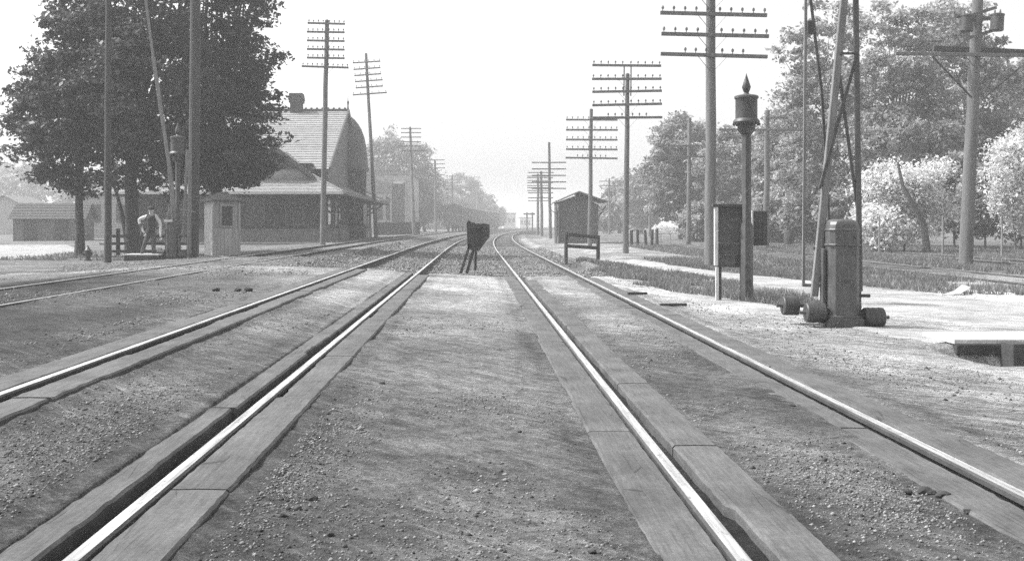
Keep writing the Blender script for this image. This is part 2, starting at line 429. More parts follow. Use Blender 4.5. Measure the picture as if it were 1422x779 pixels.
# ------------------------------------------------------------------ railway tracks
def extrude(prof, x0, z0, ys, top_faces=()):
    n = len(prof); V = []; 
    for y in ys:
        c = float(curve(y))
        for (a, b) in prof: V.append((x0 + c + a, y, z0 + b))
    mb = MB(); fs = []; mi = []
    for i in range(len(ys) - 1):
        for j in range(n):
            k = (j + 1) % n
            fs.append((i * n + j, i * n + k, (i + 1) * n + k, (i + 1) * n + j)); mi.append(1 if j in top_faces else 0)
    fs += [tuple(range(n))[::-1], tuple((len(ys) - 1) * n + j for j in range(n))]; mi += [0, 0]
    mb.v = V; mb.f = fs; mb.mi = mi; return mb
RAIL = [(-.062, -.135), (.062, -.135), (.062, -.122), (.010, -.108), (.010, -.042), (.036, -.034), (.037, -.010), (.027, 0), (-.027, 0), (-.037, -.010), (-.036, -.034), (-.010, -.042), (-.010, -.108), (-.062, -.122)]
def ysteps(a, b):
    y = [a]
    while y[-1] < b: y.append(min(b, y[-1] + max(.5, .03 * y[-1])))
    return y
PLANK_MB = {}
def plank(track, x0, wd, z, y0, y1, th=.14, seed=0):
    """a long sawn timber with split, chipped edges"""
    rr = random.Random(seed); n = max(4, int((y1 - y0) / .07)); hold = [0, 0]; mb = MB(); ring = []
    for i in range(n + 1):
        y = y0 + (y1 - y0) * i / n
        for q in (0, 1):
            if rr.random() < .045: hold[q] = rr.choice((0, 0, 0, rr.uniform(.004, .016), rr.uniform(.008, .03)))
        jl = hold[0] + max(0, rr.gauss(0, .0022)); jr = hold[1] + max(0, rr.gauss(0, .0022))
        dz = rr.gauss(0, .0015); c = float(curve(y))
        xl, xr = x0 - wd / 2 + jl + c, x0 + wd / 2 - jr + c
        ring.append([(xl, y, z - th), (xl, y, z - .012 + dz), (xl + .012, y, z + dz), (x0 + c, y, z + dz + .002), (xr - .012, y, z + dz), (xr, y, z - .012 + dz), (xr, y, z - th)])
    for r_ in ring: mb.v += r_
    for i in range(n):
        for j in range(6):
            mb.f.append((i * 7 + j, (i + 1) * 7 + j, (i + 1) * 7 + j + 1, i * 7 + j + 1)); mb.mi.append(0)
    mb.f += [tuple(range(7)), tuple(n * 7 + j for j in range(6, -1, -1))]; mb.mi += [0, 0]
    return mb.build('crossing_plank', M['plank'], track)
tie_me = None
def make_track(name, label, x0, x1, z0, z1, ya, yb, ties, planks, group=None, head=True):
    global tie_me
    t = thing(name, label, 'railway track', (0, 0, 0), group=group)
    ys = ysteps(ya, yb)
    for x, z in ((x0, z0), (x1, z1)):
        extrude(RAIL, x, z, ys, (7,)).build('rail', [M['rust'], M['railtop' if head else 'dullrail']], t)
    if tie_me is None:
        mb = MB().box((0, 0, -.08), (2.5, .22, .16)); o = mb.build('sleeper', M['tie'], None, bevel=.012); tie_me = o.data; bpy.data.objects.remove(o)
    rr = random.Random(len(name) + int(x0 * 10)); far = MB()
    y = ties[0]; tilt = math.atan2(z0 - z1, x1 - x0); k = 0
    while y < ties[1]:
        c = float(curve(y)); px = (x0 + x1) / 2 + c + rr.gauss(0, .03); zz = (z0 + z1) / 2 - .136 + rr.gauss(0, .006)
        yaw = rr.gauss(0, .015) - float(curve(y + .5) - curve(y - .5))
        if k < 70:
            o = bpy.data.objects.new('sleeper', tie_me); COL.objects.link(o); o.parent = t
            o.location = (px, y, zz); o.rotation_euler = (0, tilt, yaw)
        else: far.box((px, y, zz - .08), (2.5, .22, .16))
        k += 1; y += .56 + rr.gauss(0, .03)
    if far.v: tag(far.build('sleeper_bed', M['tie'], t), kind='stuff')
    for i, (a, b, c, d, e) in enumerate(planks): plank(t, a, b, c, d, e, seed=int(i * 37 + abs(x0) * 100))
    return t
pl = []
def rail_planks(xr, zr, inner, jin, jout, wi=.25, wo=.26):
    """inner = +1 when the flangeway is on the +x side"""
    o = []
    a = xr + inner * (.039 + .075 + wi / 2); b = xr - inner * (.05 + wo / 2)
    for x, wd, js in ((a, wi, jin), (b, wo, jout)):
        for y0, y1 in zip(js[:-1], js[1:]): o.append((x, wd, zr - .004, y0 + .012, y1 - .012))
    return o
make_track('railway_track', 'left main railway track with its outer rail raised, running through the planked crossing', XA, XB, ZA, ZB, -4, 420, (END + .3, 200),
           rail_planks(XA, ZA, 1, [1.2, 6.3, 11.2, 16.4, 21.0, 24.6], [1.2, 5.2, 10.0, 15.5, 20.0, 24.9]) +
           rail_planks(XB, ZB, -1, [1.2, 6.65, 11.6, 14.5, 19.5, 25.4], [1.2, 4.6, 9.3, 14.2, 18.8, 24.2]))
make_track('railway_track', 'right main railway track with bright rails that curves right in the distance', XC, XD, ZC, ZD, -4, 420, (END + .3, 200),
           rail_planks(XC, ZC, 1, [1.2, 5.9, 8.2, 12.9, 17.8, 23.4], [1.2, 6.3, 11.1, 16.0, 20.6, 25.2]) +
           rail_planks(XD, ZD, -1, [1.2, 6.4, 10.8, 15.6, 20.2, 24.0], [1.2, 4.9, 9.2, 14.4, 19.1, 24.6]))
make_track('railway_track', 'siding track sunk in dark dirt left of the main tracks, passing the station', XE, XF, ZE, ZF, 6, 420, (35, 110), [], head=False)
make_track('railway_track', 'nearer trolley track in the grass beyond the right footpath', 11.0, 12.45, .035, .035, 14, 75, (14.5, 44), [], head=False)
make_track('railway_track', 'farther trolley track behind the transformer pole at the foot of the trees', 15.7, 17.15, .10, .10, 14, 75, (14.5, 44), [], head=False)

# ------------------------------------------------------------------ telegraph poles
ins_me = None
def insulator_mesh():
    global ins_me
    if ins_me is None:
        o = MB().lathe((0, 0, 0), [(0, .014), (.06, .014), (.062, .036), (.10, .040), (.13, .034), (.155, .015), (.16, .003)], 8).build('insulator', M['insul'], None, True)
        ins_me = o.data; bpy.data.objects.remove(o)
    return ins_me
def pole(name, label, px, py, Z, top, r0, r1, arms, lean_px=0, group='telegraph poles', m='pole', skip_pins=(), ins=True, zb=None, X=None):
    """px,py: foot in the photograph; top: photograph row of its head; arms: (row, left px, right px, tilt deg, pins)"""
    X = WX(px, Z) if X is None else X
    zb = g1(X, Z) if zb is None else zb
    H = WZ(top, Z) - zb
    lean = math.atan2(lean_px, abs(py - top))
    t = thing(name, label, 'pole', (X, Z, zb), (0, lean, 0), group)
    n = 12 if Z < 70 else 8
    rr = random.Random(int(px)); k = 7
    pts = [(rr.gauss(0, .012) if 0 < i < k else 0, rr.gauss(0, .01) if 0 < i < k else 0, -.4 + (H + .4) * i / k) for i in range(k + 1)]
    rad = [r0 + (r1 - r0) * i / k for i in range(k + 1)]
    pts += [(pts[-1][0], pts[-1][1], H + r1 * .5)]; rad += [r1 * .15]
    MB().tube(pts, rad, n).build('shaft', M[m], t, True)
    for a in arms:
        row, xl, xr, tilt, pins = a
        h = (WZ(row, Z) - zb) / math.cos(lean); c = ((xl + xr) / 2 - (px + lean_px * (py - row) / max(1, py - top))) * Z / F; L = (xr - xl) * Z / F
        rad_here = r0 + (r1 - r0) * max(0, min(1, h / H))
        arm = MB().box((0, 0, 0), (L, .085, .105)).build('crossarm', M[m], t, bevel=.008)
        arm.location = (c, -rad_here - .03, h); arm.rotation_euler = (0, R(tilt) - lean, 0)
        for s in (-1, 1):
            b = MB().beam((s * .42 - c, -.05, -.04), (s * .05 - c, -.045, -.46), .032, .008).build('brace', M['iron'], arm)
        if pins and ins:
            for i in range(pins):
                if pins == 6 and L > 2.8: u = (i - 2.5) * .3 + (.08 if i > 2 else -.08)
                else:
                    half = pins // 2; j = i - half if i >= half else i - half + 1
                    u = (.18 + (abs(j)) * (L / 2 - .25) / max(1, half - 1)) * (1 if i >= half else -1)
                o = bpy.data.objects.new('insulator', insulator_mesh()); COL.objects.link(o); o.parent = arm
                o.location = (u, 0, .052)
    return t
TG = 'telegraph poles along the right of the tracks'
pole('telegraph_pole', 'tallest and nearest telegraph pole on the right, behind the lamp post and sign board', 987, 370, 31.2, -42, .175, .13,
     [(-6, 915, 1063, 1.4, 10), (-34, 915, 1063, 1.4, 10), (21.5, 915.4, 1063, 1.4, 10), (50.5, 917, 1065.5, 1.4, 10), (78.5, 916, 1063.5, 1.6, 6)], 0, TG)
t2 = pole('telegraph_pole', 'telegraph pole right of the tracks with its top crossarm raised on two straps', 869, 350, 47.2, 103, .14, .09,
     [(110.5, 821.5, 918, -.1, 10), (127.7, 822, 918.5, -.9, 10), (146, 822, 918.5, -1.2, 10), (164, 822, 919, -.4, 6)], 2.5, TG)
mb = MB().box((0, 0, 0), (3.0, .085, .105)); a = mb.build('crossarm', M['pole'], t2, bevel=.008)
hz = WZ(92, 47.2) - g1(WX(869, 47.2), 47.2); a.location = (-.06, -.14, hz)
for i in range(10):
    j = i - 5 if i >= 5 else i - 4
    o = bpy.data.objects.new('insulator', insulator_mesh()); COL.objects.link(o); o.parent = a
    o.location = ((.18 + abs(j) * 1.25 / 4) * (1 if i >= 5 else -1), 0, .052)
for s in (-1, 1): MB().box((s * .15 - .02, -.14, hz - .68), (.05, .04, 1.3)).build('strap', M['iron'], t2)
pole('telegraph_pole', 'telegraph pole standing right in front of the small gabled shed', 819, 331, 64, 152, .14, .10,
     [(167, 785.5, 857, .2, 10), (181, 785.5, 857.5, .2, 10), (194.6, 785.5, 857, .3, 10), (208, 785.5, 857, .4, 10), (220, 785, 857, .8, 6)], 2, TG)
pole('telegraph_pole', 'telegraph pole with five crossarms just left of the small gabled shed', 764, 330, 96, 198, .15, .11,
     [(226, 738.5, 786, 0, 0), (235, 738.5, 786, 0, 0), (244, 738.5, 786, 0, 0), (253, 738.5, 786, 0, 0), (262, 738.5, 786, 0, 0)], -1.5, TG)
pole('telegraph_pole', 'hazy telegraph pole with six crossarms, right one of a close pair', 752.5, 326, 118, 238, .18, .13,
     [(240, 733, 769, 0, 0), (247, 732, 768, 0, 0), (254, 732, 768, 0, 0), (261, 732, 768, 0, 0), (268, 733, 768, 0, 0), (275, 733, 768, 0, 0)], -1, TG, ins=False)
pole('telegraph_pole', 'hazy telegraph pole with five crossarms, left one of a close pair', 747, 325, 132, 242, .18, .13,
     [(245, 732, 763, 0, 0), (251, 732, 763, 0, 0), (258, 732, 763, 0, 0), (265, 732, 763, 0, 0), (279, 733, 763, 0, 0)], 0, TG, ins=False)
LG = 'telegraph poles along the left of the tracks'
pole('telegraph_pole', 'tall telegraph pole with six crossarms in front of the station corner', 448, 338, 60, 28.6, .165, .12,
     [(33.8, 427.7, 479.7, 1.5, 8), (45.7, 426.7, 479, 1.0, 8), (57.8, 426.7, 479, 1.0, 8), (69.7, 426.7, 479, 1.0, 8), (81.6, 426.7, 479, 1.0, 8), (94, 419.5, 484.5, 1.8, 10)], 6, LG)
pole('telegraph_pole', 'leaning telegraph pole with tilted crossarms just past the station turret', 523.5, 329, 86, 74.4, .17, .11,
     [(87, 491.4, 529.8, -3.6, 6), (96, 492.4, 530, -4, 6), (104.6, 493.5, 531, -4, 6), (113, 494.5, 533, -4, 6), (121.6, 495.5, 533.6, -4, 6), (131, 491.4, 538.8, -4, 6)], -14, LG, X=-7.95)
pole('telegraph_pole', 'hazy telegraph pole with six crossarms at the corner of the flat roofed building', 575, 325, 118, 176.6, .2, .12,
     [(179, 557, 585, 0, 0), (184.7, 557, 585, 0, 0), (191, 557, 585, 0, 0), (197.4, 557, 585, 0, 0), (203.4, 557, 585, 0, 0), (210, 558, 593, 0, 0)], -5.5, LG, ins=False)
pole('telegraph_pole', 'hazy telegraph pole with four crossarms between the flat roofed building and the boxcars', 605, 320, 148, 222, .2, .14,
     [(222.5, 590, 618, 0, 0), (228, 592, 618, 0, 0), (233.5, 592, 618, 0, 0), (243, 590, 618, 0, 0)], -1, LG, ins=False)
pole('telegraph_pole', 'faint telegraph pole rising behind the nearest boxcar roof', 628, 318, 190, 243.6, .2, .14,
     [(245, 617, 642, 0, 0), (249.5, 617, 642, 0, 0), (254, 617, 642, 0, 0), (258, 617, 642, 0, 0), (262, 617, 642, 0, 0)], 0, LG, ins=False)
pole('telegraph_pole', 'faintest telegraph pole far along the line of boxcars', 662.5, 316, 250, 256, .22, .15,
     [(258, 655, 672, 0, 0), (262, 655, 672, 0, 0), (266, 655, 672, 0, 0)], 0, LG, ins=False)
PG = 'line poles beyond the right footpath'
pole('line_pole', 'weathered line pole with two arms left of the tallest telegraph pole', 956, 339, 66, 165, .15, .12,
     [(203, 938, 975, 0, 0), (218, 906, 1000, 0, 0)], 1.5, PG)
pole('line_pole', 'thin line pole with braced arm behind the short fence posts', 902, 326, 105, 225, .15, .11,
     [(228, 890, 905, 0, 0), (236.5, 880, 926, 0, 0)], 1.5, PG, ins=False)
pole('line_pole', 'faint line pole seen between the shed and the nearer telegraph pole', 846, 326, 135, 248, .15, .11, [(252, 832, 862, 0, 0), (258, 832, 862, 0, 0)], 0, PG, ins=False)
pole('line_pole', 'line pole rising just right of the lantern post behind the smaller notice board', 1064, 351, 54, 154, .16, .13,
     [(164, 1062, 1093, 0, 0), (181, 997, 1120, .4, 0)], 1.5, PG)
pole('utility_pole', 'tall bare pole in front of the big left trees beside the watchman shanty', 268, 358, 37, -40, .205, .175, [], 4, 'bare poles by the left trees', 'pole_dark')
pole('utility_pole', 'slim bare pole in front of the left trees near the fire hydrant', 149.5, 365, 34, -40, .12, .09, [], 1, 'bare poles by the left trees', 'pole_dark')
# transformer pole
Zt = 32.2; tp = pole('transformer_pole', 'stout leaning pole carrying two transformers at the right edge', 1341.5, 368, Zt, -16, .205, .15,
     [(78, 1240, 1452, .8, 0)], 17, None)
hb = tp.location.z; S = Zt / F
def th(row): return WZ(row, Zt) - hb
lx = lambda px, row: (px - (1341.5 + 17 * (368 - row) / 384)) * S
MB().box((lx(1368, 69), .12, th(69)), (140 * S, .12, .17)).build('crossarm', M['pole_dark'], tp, bevel=.01)
for p0, p1 in (((1290, 83), (1345, 137)), ((1412, 92), (1362, 137))):
    MB().beam((lx(*p0), -.24, th(p0[1])), (lx(*p1), -.2, th(p1[1])), .06, .04).build('brace', M['pole_dark'], tp)
for (x0, y0, x1, y1) in ((1328, 60, 1388, 38), (1332, 28, 1386, 8), (1318, 26, 1390, 24)):
    MB().beam((lx(x0, y0), -.26 - .1 * (y0 > 50), th(y0)), (lx(x1, y1), .15, th(y1)), .1, .09).build('crossarm', M['pole'], tp)
for cx, cy in ((1336, 36), (1378, 33)):
    c = MB().lathe((lx(cx, cy), -.3, th(cy) - .25), [(0, .17), (.02, .19), (.44, .19), (.45, .205), (.49, .205), (.52, .12), (.53, .02)], 14).build('transformer', M['iron'], tp, True)
    for dx in (-.08, .08): MB().lathe((lx(cx, cy) + dx, -.3, th(cy) + .26), [(0, .02), (.06, .03), (.1, .02), (.14, .008)], 8).build('bushing', M['insul'], c, True)

# ------------------------------------------------------------------ lamp posts
def lamp_post(label, px, py, Z, k, post_top, cat='lamp post', r=(.105, .075), head=1.0):
    X = WX(px, Z); zb = g1(X, Z); t = thing('lamp_post', label, cat, (X, Z, zb), group='lantern posts at the two sides of the crossing')
    h = WZ(post_top, Z) - zb
    MB().lathe((0, 0, -.3), [(0, r[0]), (1.5, r[0]), (1.58, r[1]), (h + .3, r[1])], 8).build('post', M['iron'], t, True)
    q = head
    MB().lathe((0, 0, h - .02), [(0, r[1] + .015 * q), (.02 * q, .10 * q), (.06 * q, .135 * q), (.15 * q, .145 * q), (.17 * q, .145 * q)], 16).build('bowl', M['iron'], t, True)
    sk = MB().lathe((0, 0, h + .145 * q), [(0, .20 * q), (.03 * q, .212 * q), (.05 * q, .205 * q), (.085 * q, .175 * q)], 20).build('skirt', M['iron'], t, True)
    for i in range(20):
        a = 2 * math.pi * i / 20
        MB().box((.205 * q * math.cos(a), .205 * q * math.sin(a), h + .137 * q), (.022 * q, .022 * q, .03 * q)).build('tooth', M['iron'], sk)
    MB().lathe((0, 0, h + .225 * q), [(0, .172 * q), (.02 * q, .172 * q), (.3 * q, .172 * q), (.325 * q, .18 * q)], 20).build('lantern', M['iron'], t, True)
    MB().lathe((0, 0, h + .55 * q), [(0, .19 * q), (.03 * q, .192 * q), (.045 * q, .17 * q), (.07 * q, .05 * q)], 20).build('lantern_roof', M['iron_grey'], t, True)
    MB().lathe((0, 0, h + .61 * q), [(0, .06 * q), (.03 * q, .035 * q), (.07 * q, .055 * q), (.12 * q, .07 * q), (.2 * q, .045 * q), (.3 * q, .012 * q), (.34 * q, .002)], 12).build('finial', M['iron'], t, True)
    return t
lamp_post('black iron lantern post with spiked finial behind the right sign board', 1036.5, 417, 17.2, 1, 185)
lamp_post('dark lantern post under the big left trees behind the gate machine', 247, 359, 36.6, 1, 224, head=1.4, r=(.10, .08))

# sign boards
Zs = 17.3; S = Zs / F
X0 = WX(992, Zs); zb = g1(WX(998, Zs), Zs)
sg = thing('sign_board', 'dark blank back of a plank sign board beside the right lantern post', 'sign', (X0, Zs, zb), (0, 0, R(-4)))
def sx(px): return (px - 992) * S
def sz(py): return WZ(py, Zs) - zb
bx0, bx1 = sx(996.5), sx(1029); ztop, zbot = sz(287.5), sz(371)
nb = 5
for i in range(nb):
    a = zbot + (ztop - zbot) * i / nb; b = zbot + (ztop - zbot) * (i + 1) / nb
    MB().box(((bx0 + bx1) / 2, .0, (a + b) / 2), (bx1 - bx0, .05, b - a - .004)).build('plank', M['board'], sg, bevel=.003)
MB().box((sx(994.3), .0, (sz(283) + sz(369)) / 2), (.055, .11, sz(285) - sz(370))).build('lit_edge_post', M['pale_lit_wood'], sg, bevel=.004)  # board edge coloured pale to paint the sun on it
MB().box((sx(1010), .0, ztop + .025), (sx(1031) - sx(989), .14, .05)).build('cap', M['board'], sg, bevel=.006)
for px, y_ in ((995.3, -.03), (1000.3, .06)):
    MB().box((sx(px), y_, (sz(371) - .3) / 2), (.048, .06, sz(371) + .3)).build('leg', M['board'] if px > 998 else M['pale_lit_wood'], sg, bevel=.004)  # left leg coloured pale as a painted sunlit edge
MB().box((sx(1024), .02, zbot + .1), (.08, .09, .2)).build('bracket', M['board'], sg)
Zn = 17.75; S = Zn / F
nb_ = thing('notice_board', 'smaller dark notice board fixed to the right side of the black lantern post', 'sign', (WX(1055, Zn), Zn, WZ(341, Zn)), (0, 0, R(-3)))
wn, hn = 19 * S, 48 * S
for i in range(3): MB().box((-wn / 2 + wn * (i + .5) / 3 + .01, 0, hn / 2), (wn / 3 - .004, .03, hn)).build('plank', M['board'], nb_, bevel=.003)
MB().box((-wn / 2 - .008, -.004, hn / 2), (.022, .045, hn + .01)).build('lit_edge_strip', M['pale_lit_wood'], nb_)  # strip paints the sunlit left edge of the board
for z in (.12, .44): MB().box((-.06, -.025 + .05, z), (wn + .14, .025, .05)).build('batten', M['darkwood'], nb_)

# odd board on legs between the tracks
Zc = 28.0; S = Zc / F
xb, zb = WX(644, Zc), g1(WX(644, Zc), Zc)
st = thing('board_on_legs', 'dark shapeless board standing on two slanted legs between the two main tracks', 'sign', (xb, Zc, zb))
q = lambda px, py, y=0: ((px - 644) * S, y, WZ(py, Zc) - zb)
MB().poly([q(649, 345), q(648, 309), q(650, 306.5), q(653, 306.5), q(654, 309), q(658, 308.6), q(660, 310.5), q(666, 310.5), q(667, 346), q(658, 349)], .07).build('front_board', M['darkwood'], st, bevel=.006)
MB().poly([q(664, 311.5, .075), q(671, 310, .075), q(680, 312, .075), q(680, 329, .075), q(673, 338, .075), q(666, 348, .075), q(661, 350, .075)], .05).build('rear_board', M['board'], st, bevel=.006)
MB().beam(q(649.5, 316, -.02), q(667, 316, -.02), .05, .05).build('batten', M['board'], st)
MB().beam(q(653, 338, .03), q(639.5, 380, .03), .07, .06).build('leg', M['darkwood'], st)
MB().beam(q(659, 342, .05), q(648, 380, .05), .075, .06).build('leg', M['darkwood'], st)
MB().beam(q(661, 344, .12), q(660, 376, .7), .06, .05).build('rear_leg', M['darkwood'], st)

# low barrier
Zb = 37.6; S = Zb / F
bt = thing('barrier', 'low wooden barrier of two rails on two posts beside the dark pit', 'barrier', (WX(786, Zb), Zb, g1(WX(786, Zb), Zb)), (0, 0, R(22)))
zz = bt.location.z; W_ = 1.26
MB().box((0, 0, (WZ(322.7, Zb) - zz - .2) / 2), (.1, .1, WZ(322.7, Zb) - zz + .2)).build('post', M['darkwood'], bt, bevel=.008)
MB().box((W_, 0, (WZ(327, Zb) - zz - .2) / 2), (.11, .1, WZ(327, Zb) - zz + .2)).build('post', M['darkwood'], bt, bevel=.008)
for a, b in ((325.5, 330), (341.5, 345)):
    MB().beam((-.03, -.07, WZ(a, Zb) - zz), (W_ + .03, -.07, WZ(b, Zb) - zz), .04, .12).build('rail', M['darkwood'], bt, bevel=.006)

# ------------------------------------------------------------------ crossing gates
def gate(label, px, py, Z, arms, mirror=1):
    X = WX(px, Z); zb = g1(X, Z) ; t = thing('crossing_gate', label, 'crossing gate', (X, Z, zb), (0, 0, 0), 'crossing gate machines')
    s = .0087
    def oct_(w_, d_, c): return [(-w_ + c, -d_), (w_ - c, -d_), (w_, -d_ + c), (w_, d_ - c), (w_ - c, d_), (-w_ + c, d_), (-w_, d_ - c), (-w_, -d_ + c)]
    def prism(levels):
        mb = MB(); n = 8
        for z, w_, d_, c in levels: mb.v += [(x, y, z) for x, y in oct_(w_, d_, c)]
        for i in range(len(levels) - 1):
            for j in range(n): mb.f.append((i * n + j, i * n + (j + 1) % n, (i + 1) * n + (j + 1) % n, (i + 1) * n + j)); mb.mi.append(0)
        mb.f += [tuple(range(n))[::-1], tuple((len(levels) - 1) * n + j for j in range(n))]; mb.mi += [0, 0]; return mb
    prism([(-.05, .215, .215, .02), (.11, .215, .215, .02), (.12, .2, .2, .03)]).build('plinth', M['iron'], t, bevel=.004)
    prism([(.12, .205, .205, .05), (.145, .205, .205, .05), (.15, .178, .178, .055), (.98, .178, .178, .055)]).build('cabinet', M['iron_grey'], t, bevel=.004)
    prism([(.98, .192, .192, .055), (1.0, .192, .192, .055), (1.002, .18, .18, .055), (1.16, .18, .18, .055), (1.163, .19, .19, .055), (1.18, .19, .19, .055), (1.185, .178, .178, .05), (1.235, .174, .174, .055), (1.27, .160, .160, .06), (1.292, .13, .13, .055), (1.30, .09, .09, .04)]).build('hood', M['iron_grey'], t, bevel=.004)
    MB().box((0, -.182, .56), (.012, .012, .05)).build('keyhole_cover', M['iron'], t)
    for bx in (-.11, .11):
        for bz in (.065, 1.08): MB().lathe((0, 0, 0), [(0, .014), (.012, .014), (.018, .008)], 6).build('bolt', M['iron'], t).matrix_local = Matrix.Translation((bx, -.215 if bz < .5 else -.181, bz)) @ Matrix.Rotation(R(90), 4, 'X')
    for sd in (-1, 1):
        MB().box((sd * .215, .02, .5), (.035, .12, .9)).build('side_channel', M['iron_grey'], t, bevel=.004)
    MB().tube([(.2, -.05, .38), (.33, -.05, .38)], [.018, .022], 8).build('handle', M['iron'], t)
    for (cx, cy, cz, L) in ((-.53, .3, .235, .19), (-.34, -.08, .18, .23), (.37, -.05, .12, .24)):
        mb = MB(); r = .118
        mb.tube([(cx - L / 2, cy, cz), (cx - L / 2 + .012, cy, cz), (cx + L / 2 - .012, cy, cz), (cx + L / 2, cy, cz)], [r - .012, r, r, r - .012], 20)
        wgt = mb.build('counterweight', M['iron'], t, True)
        sgn = -1 if cx < 0 else 1
        MB().tube([(cx - sgn * .3, cy, cz), (cx + sgn * (L / 2 + .07), cy, cz)], .02, 8).build('axle', M['iron'], wgt)
        for k in range(3): MB().tube([(cx - L / 2 + .05 + k * .065, cy, cz), (cx - L / 2 + .056 + k * .065, cy, cz)], r + .003, 20).build('band', M['iron'], wgt)
    for (a, b, wd, nm, mt_) in arms:
        o = MB().beam(a, b, wd, wd * .7, up=(0, 1, 0)).build(nm, M[mt_], t, bevel=wd * .08)
    return t
Zg = 13.05; Sg = Zg / F
def gp(px, py, y=0): return ((px - 1168) * Sg, y, WZ(py, Zg) - g1(WX(1168, Zg), Zg))
arms = [(gp(1133.5, 412, .08), gp(1177, -20, .08), .085, 'arm_beam', 'arm_wood'), (gp(1196.5, 405, .06), gp(1190.5, -20, .06), .062, 'arm_beam', 'iron_grey'),
        (gp(1192, 75, .05), gp(1140, 262, .05), .038, 'brace', 'iron'), (gp(1165, 77, .07), gp(1193.5, 290, .07), .034, 'brace', 'iron'),
        (gp(1168, 74, .04), gp(1192, 74, .04), .03, 'cross_bar', 'iron'), (gp(1177, -20, .08), gp(1186, -420, .08), .06, 'arm_beam', 'arm_wood'), (gp(1190.5, -20, .06), gp(1186, -400, .07), .05, 'arm_beam', 'iron_grey'),
        (gp(1127.5, 400, .34), gp(1131, -20, .34), .036, 'rear_beam', 'arm_wood'), (gp(1165.5, 330, .34), gp(1154, 127, .34), .034, 'rear_beam', 'iron_grey'), (gp(1154, 127, .34), gp(1136.5, -20, .34), .034, 'rear_beam', 'iron_grey'),
        (gp(1131, -20, .34), gp(1133, -380, .34), .036, 'rear_beam', 'arm_wood'), (gp(1137, 22, .33), gp(1137, 41, .33), .088, 'arm_block', 'iron'), (gp(1127, 398, .34), gp(1150, 398, .2), .04, 'pivot', 'iron'),
        (gp(1148, 345, .1), gp(1133, 345, .1), .03, 'pivot', 'iron'), (gp(1188, 340, .05), gp(1197, 340, .05), .04, 'pivot', 'iron'), (gp(1192, -20, .05), gp(1190, 70, .05), .02, 'brace', 'iron')]
gate('near crossing gate machine with grey cabinet and raised lattice arm on the right', 1168, 449.5, Zg, arms)
Zl = 36.2; Sl = Zl / F
def gq(px, py, y=0): return ((px - 239) * Sl, y, WZ(py, Zl) - g1(WX(239, Zl), Zl))
arms = [(gq(244, 305, -.1), gq(237, 235, -.1), .14, 'arm_beam', 'arm_wood'), (gq(237, 235, -.1), gq(214, 80, -.1), .11, 'arm_beam', 'arm_wood'), (gq(214, 80, -.1), gq(201, -20, -.1), .08, 'arm_beam', 'arm_wood'),
        (gq(259, 208, .1), gq(254, 330, .1), .09, 'arm_beam', 'arm_wood'), (gq(264, 150, .1), gq(263, 352, .1), .07, 'arm_beam', 'arm_wood'), (gq(252, 290, -.2), gq(274, 295, -.2), .045, 'cross_bar', 'arm_wood'),
        (gq(233, 308, -.2), gq(238, 285, -.2), .05, 'lever', 'greywood'), (gq(238, 285, -.2), gq(242, 308, -.2), .05, 'lever', 'greywood'), (gq(230, 307, -.2), gq(242, 307, -.2), .08, 'top_plate', 'trim')]
gate('dark crossing gate machine beside the standing man, thin arm leaning up left', 239, 360, Zl, arms)

# ------------------------------------------------------------------ gatekeeper's platform, man, shanty, fence, hydrant
Zm = 36.0; S = Zm / F; Xp = WX(202, Zm); zp = g1(Xp, Zm)
pf = thing('platform', 'low wooden plank platform the man stands on beside the left gate machine', 'platform', (Xp, Zm, zp))
for i in range(5): MB().box((0, -.4 + .2 * i, .18), (1.16 + .03 * (i % 2), .19, .045)).build('plank', M['pale_lit_wood'], pf, bevel=.005)
MB().box((0, -.46, .06), (1.1, .06, .19)).build('skirt_board', M['darkwood'], pf)
for s in (-.5, .5): MB().box((s, .03, .06), (.08, .9, .19)).build('joist', M['darkwood'], pf)

mz = zp + .203
man = thing('person', 'man in white shirt and dark vest standing on the low platform, hand on hip', 'person', (WX(208, Zm), Zm, mz))
def skin_mesh(name, joints, edges, m, parent, levels=2):
    me = bpy.data.meshes.new(name); me.from_pydata([j[0] for j in joints], edges, [])
    o = bpy.data.objects.new(name, me); COL.objects.link(o)
    mod = o.modifiers.new('skin', 'SKIN'); me.skin_vertices or None
    if not me.skin_vertices:
        bm = bmesh.new(); bm.from_mesh(me); bm.verts.layers.skin.verify(); bm.to_mesh(me); bm.free()
    for sv_, j in zip(me.skin_vertices[0].data, joints):
        r = j[1] if isinstance(j[1], tuple) else (j[1], j[1]); sv_.radius = r; sv_.use_root = False
    me.skin_vertices[0].data[0].use_root = True
    sd = o.modifiers.new('sub', 'SUBSURF'); sd.levels = levels; sd.render_levels = levels
    dg = bpy.context.evaluated_depsgraph_get(); ev = o.evaluated_get(dg)
    m2 = bpy.data.meshes.new_from_object(ev); bpy.data.objects.remove(o)
    m2.materials.clear(); m2.materials.append(m); m2.name = name
    return link(name, m2, parent, None, True)
P = lambda px, py, y=0: ((px - 208) * S, y, WZ(py, Zm) - mz)
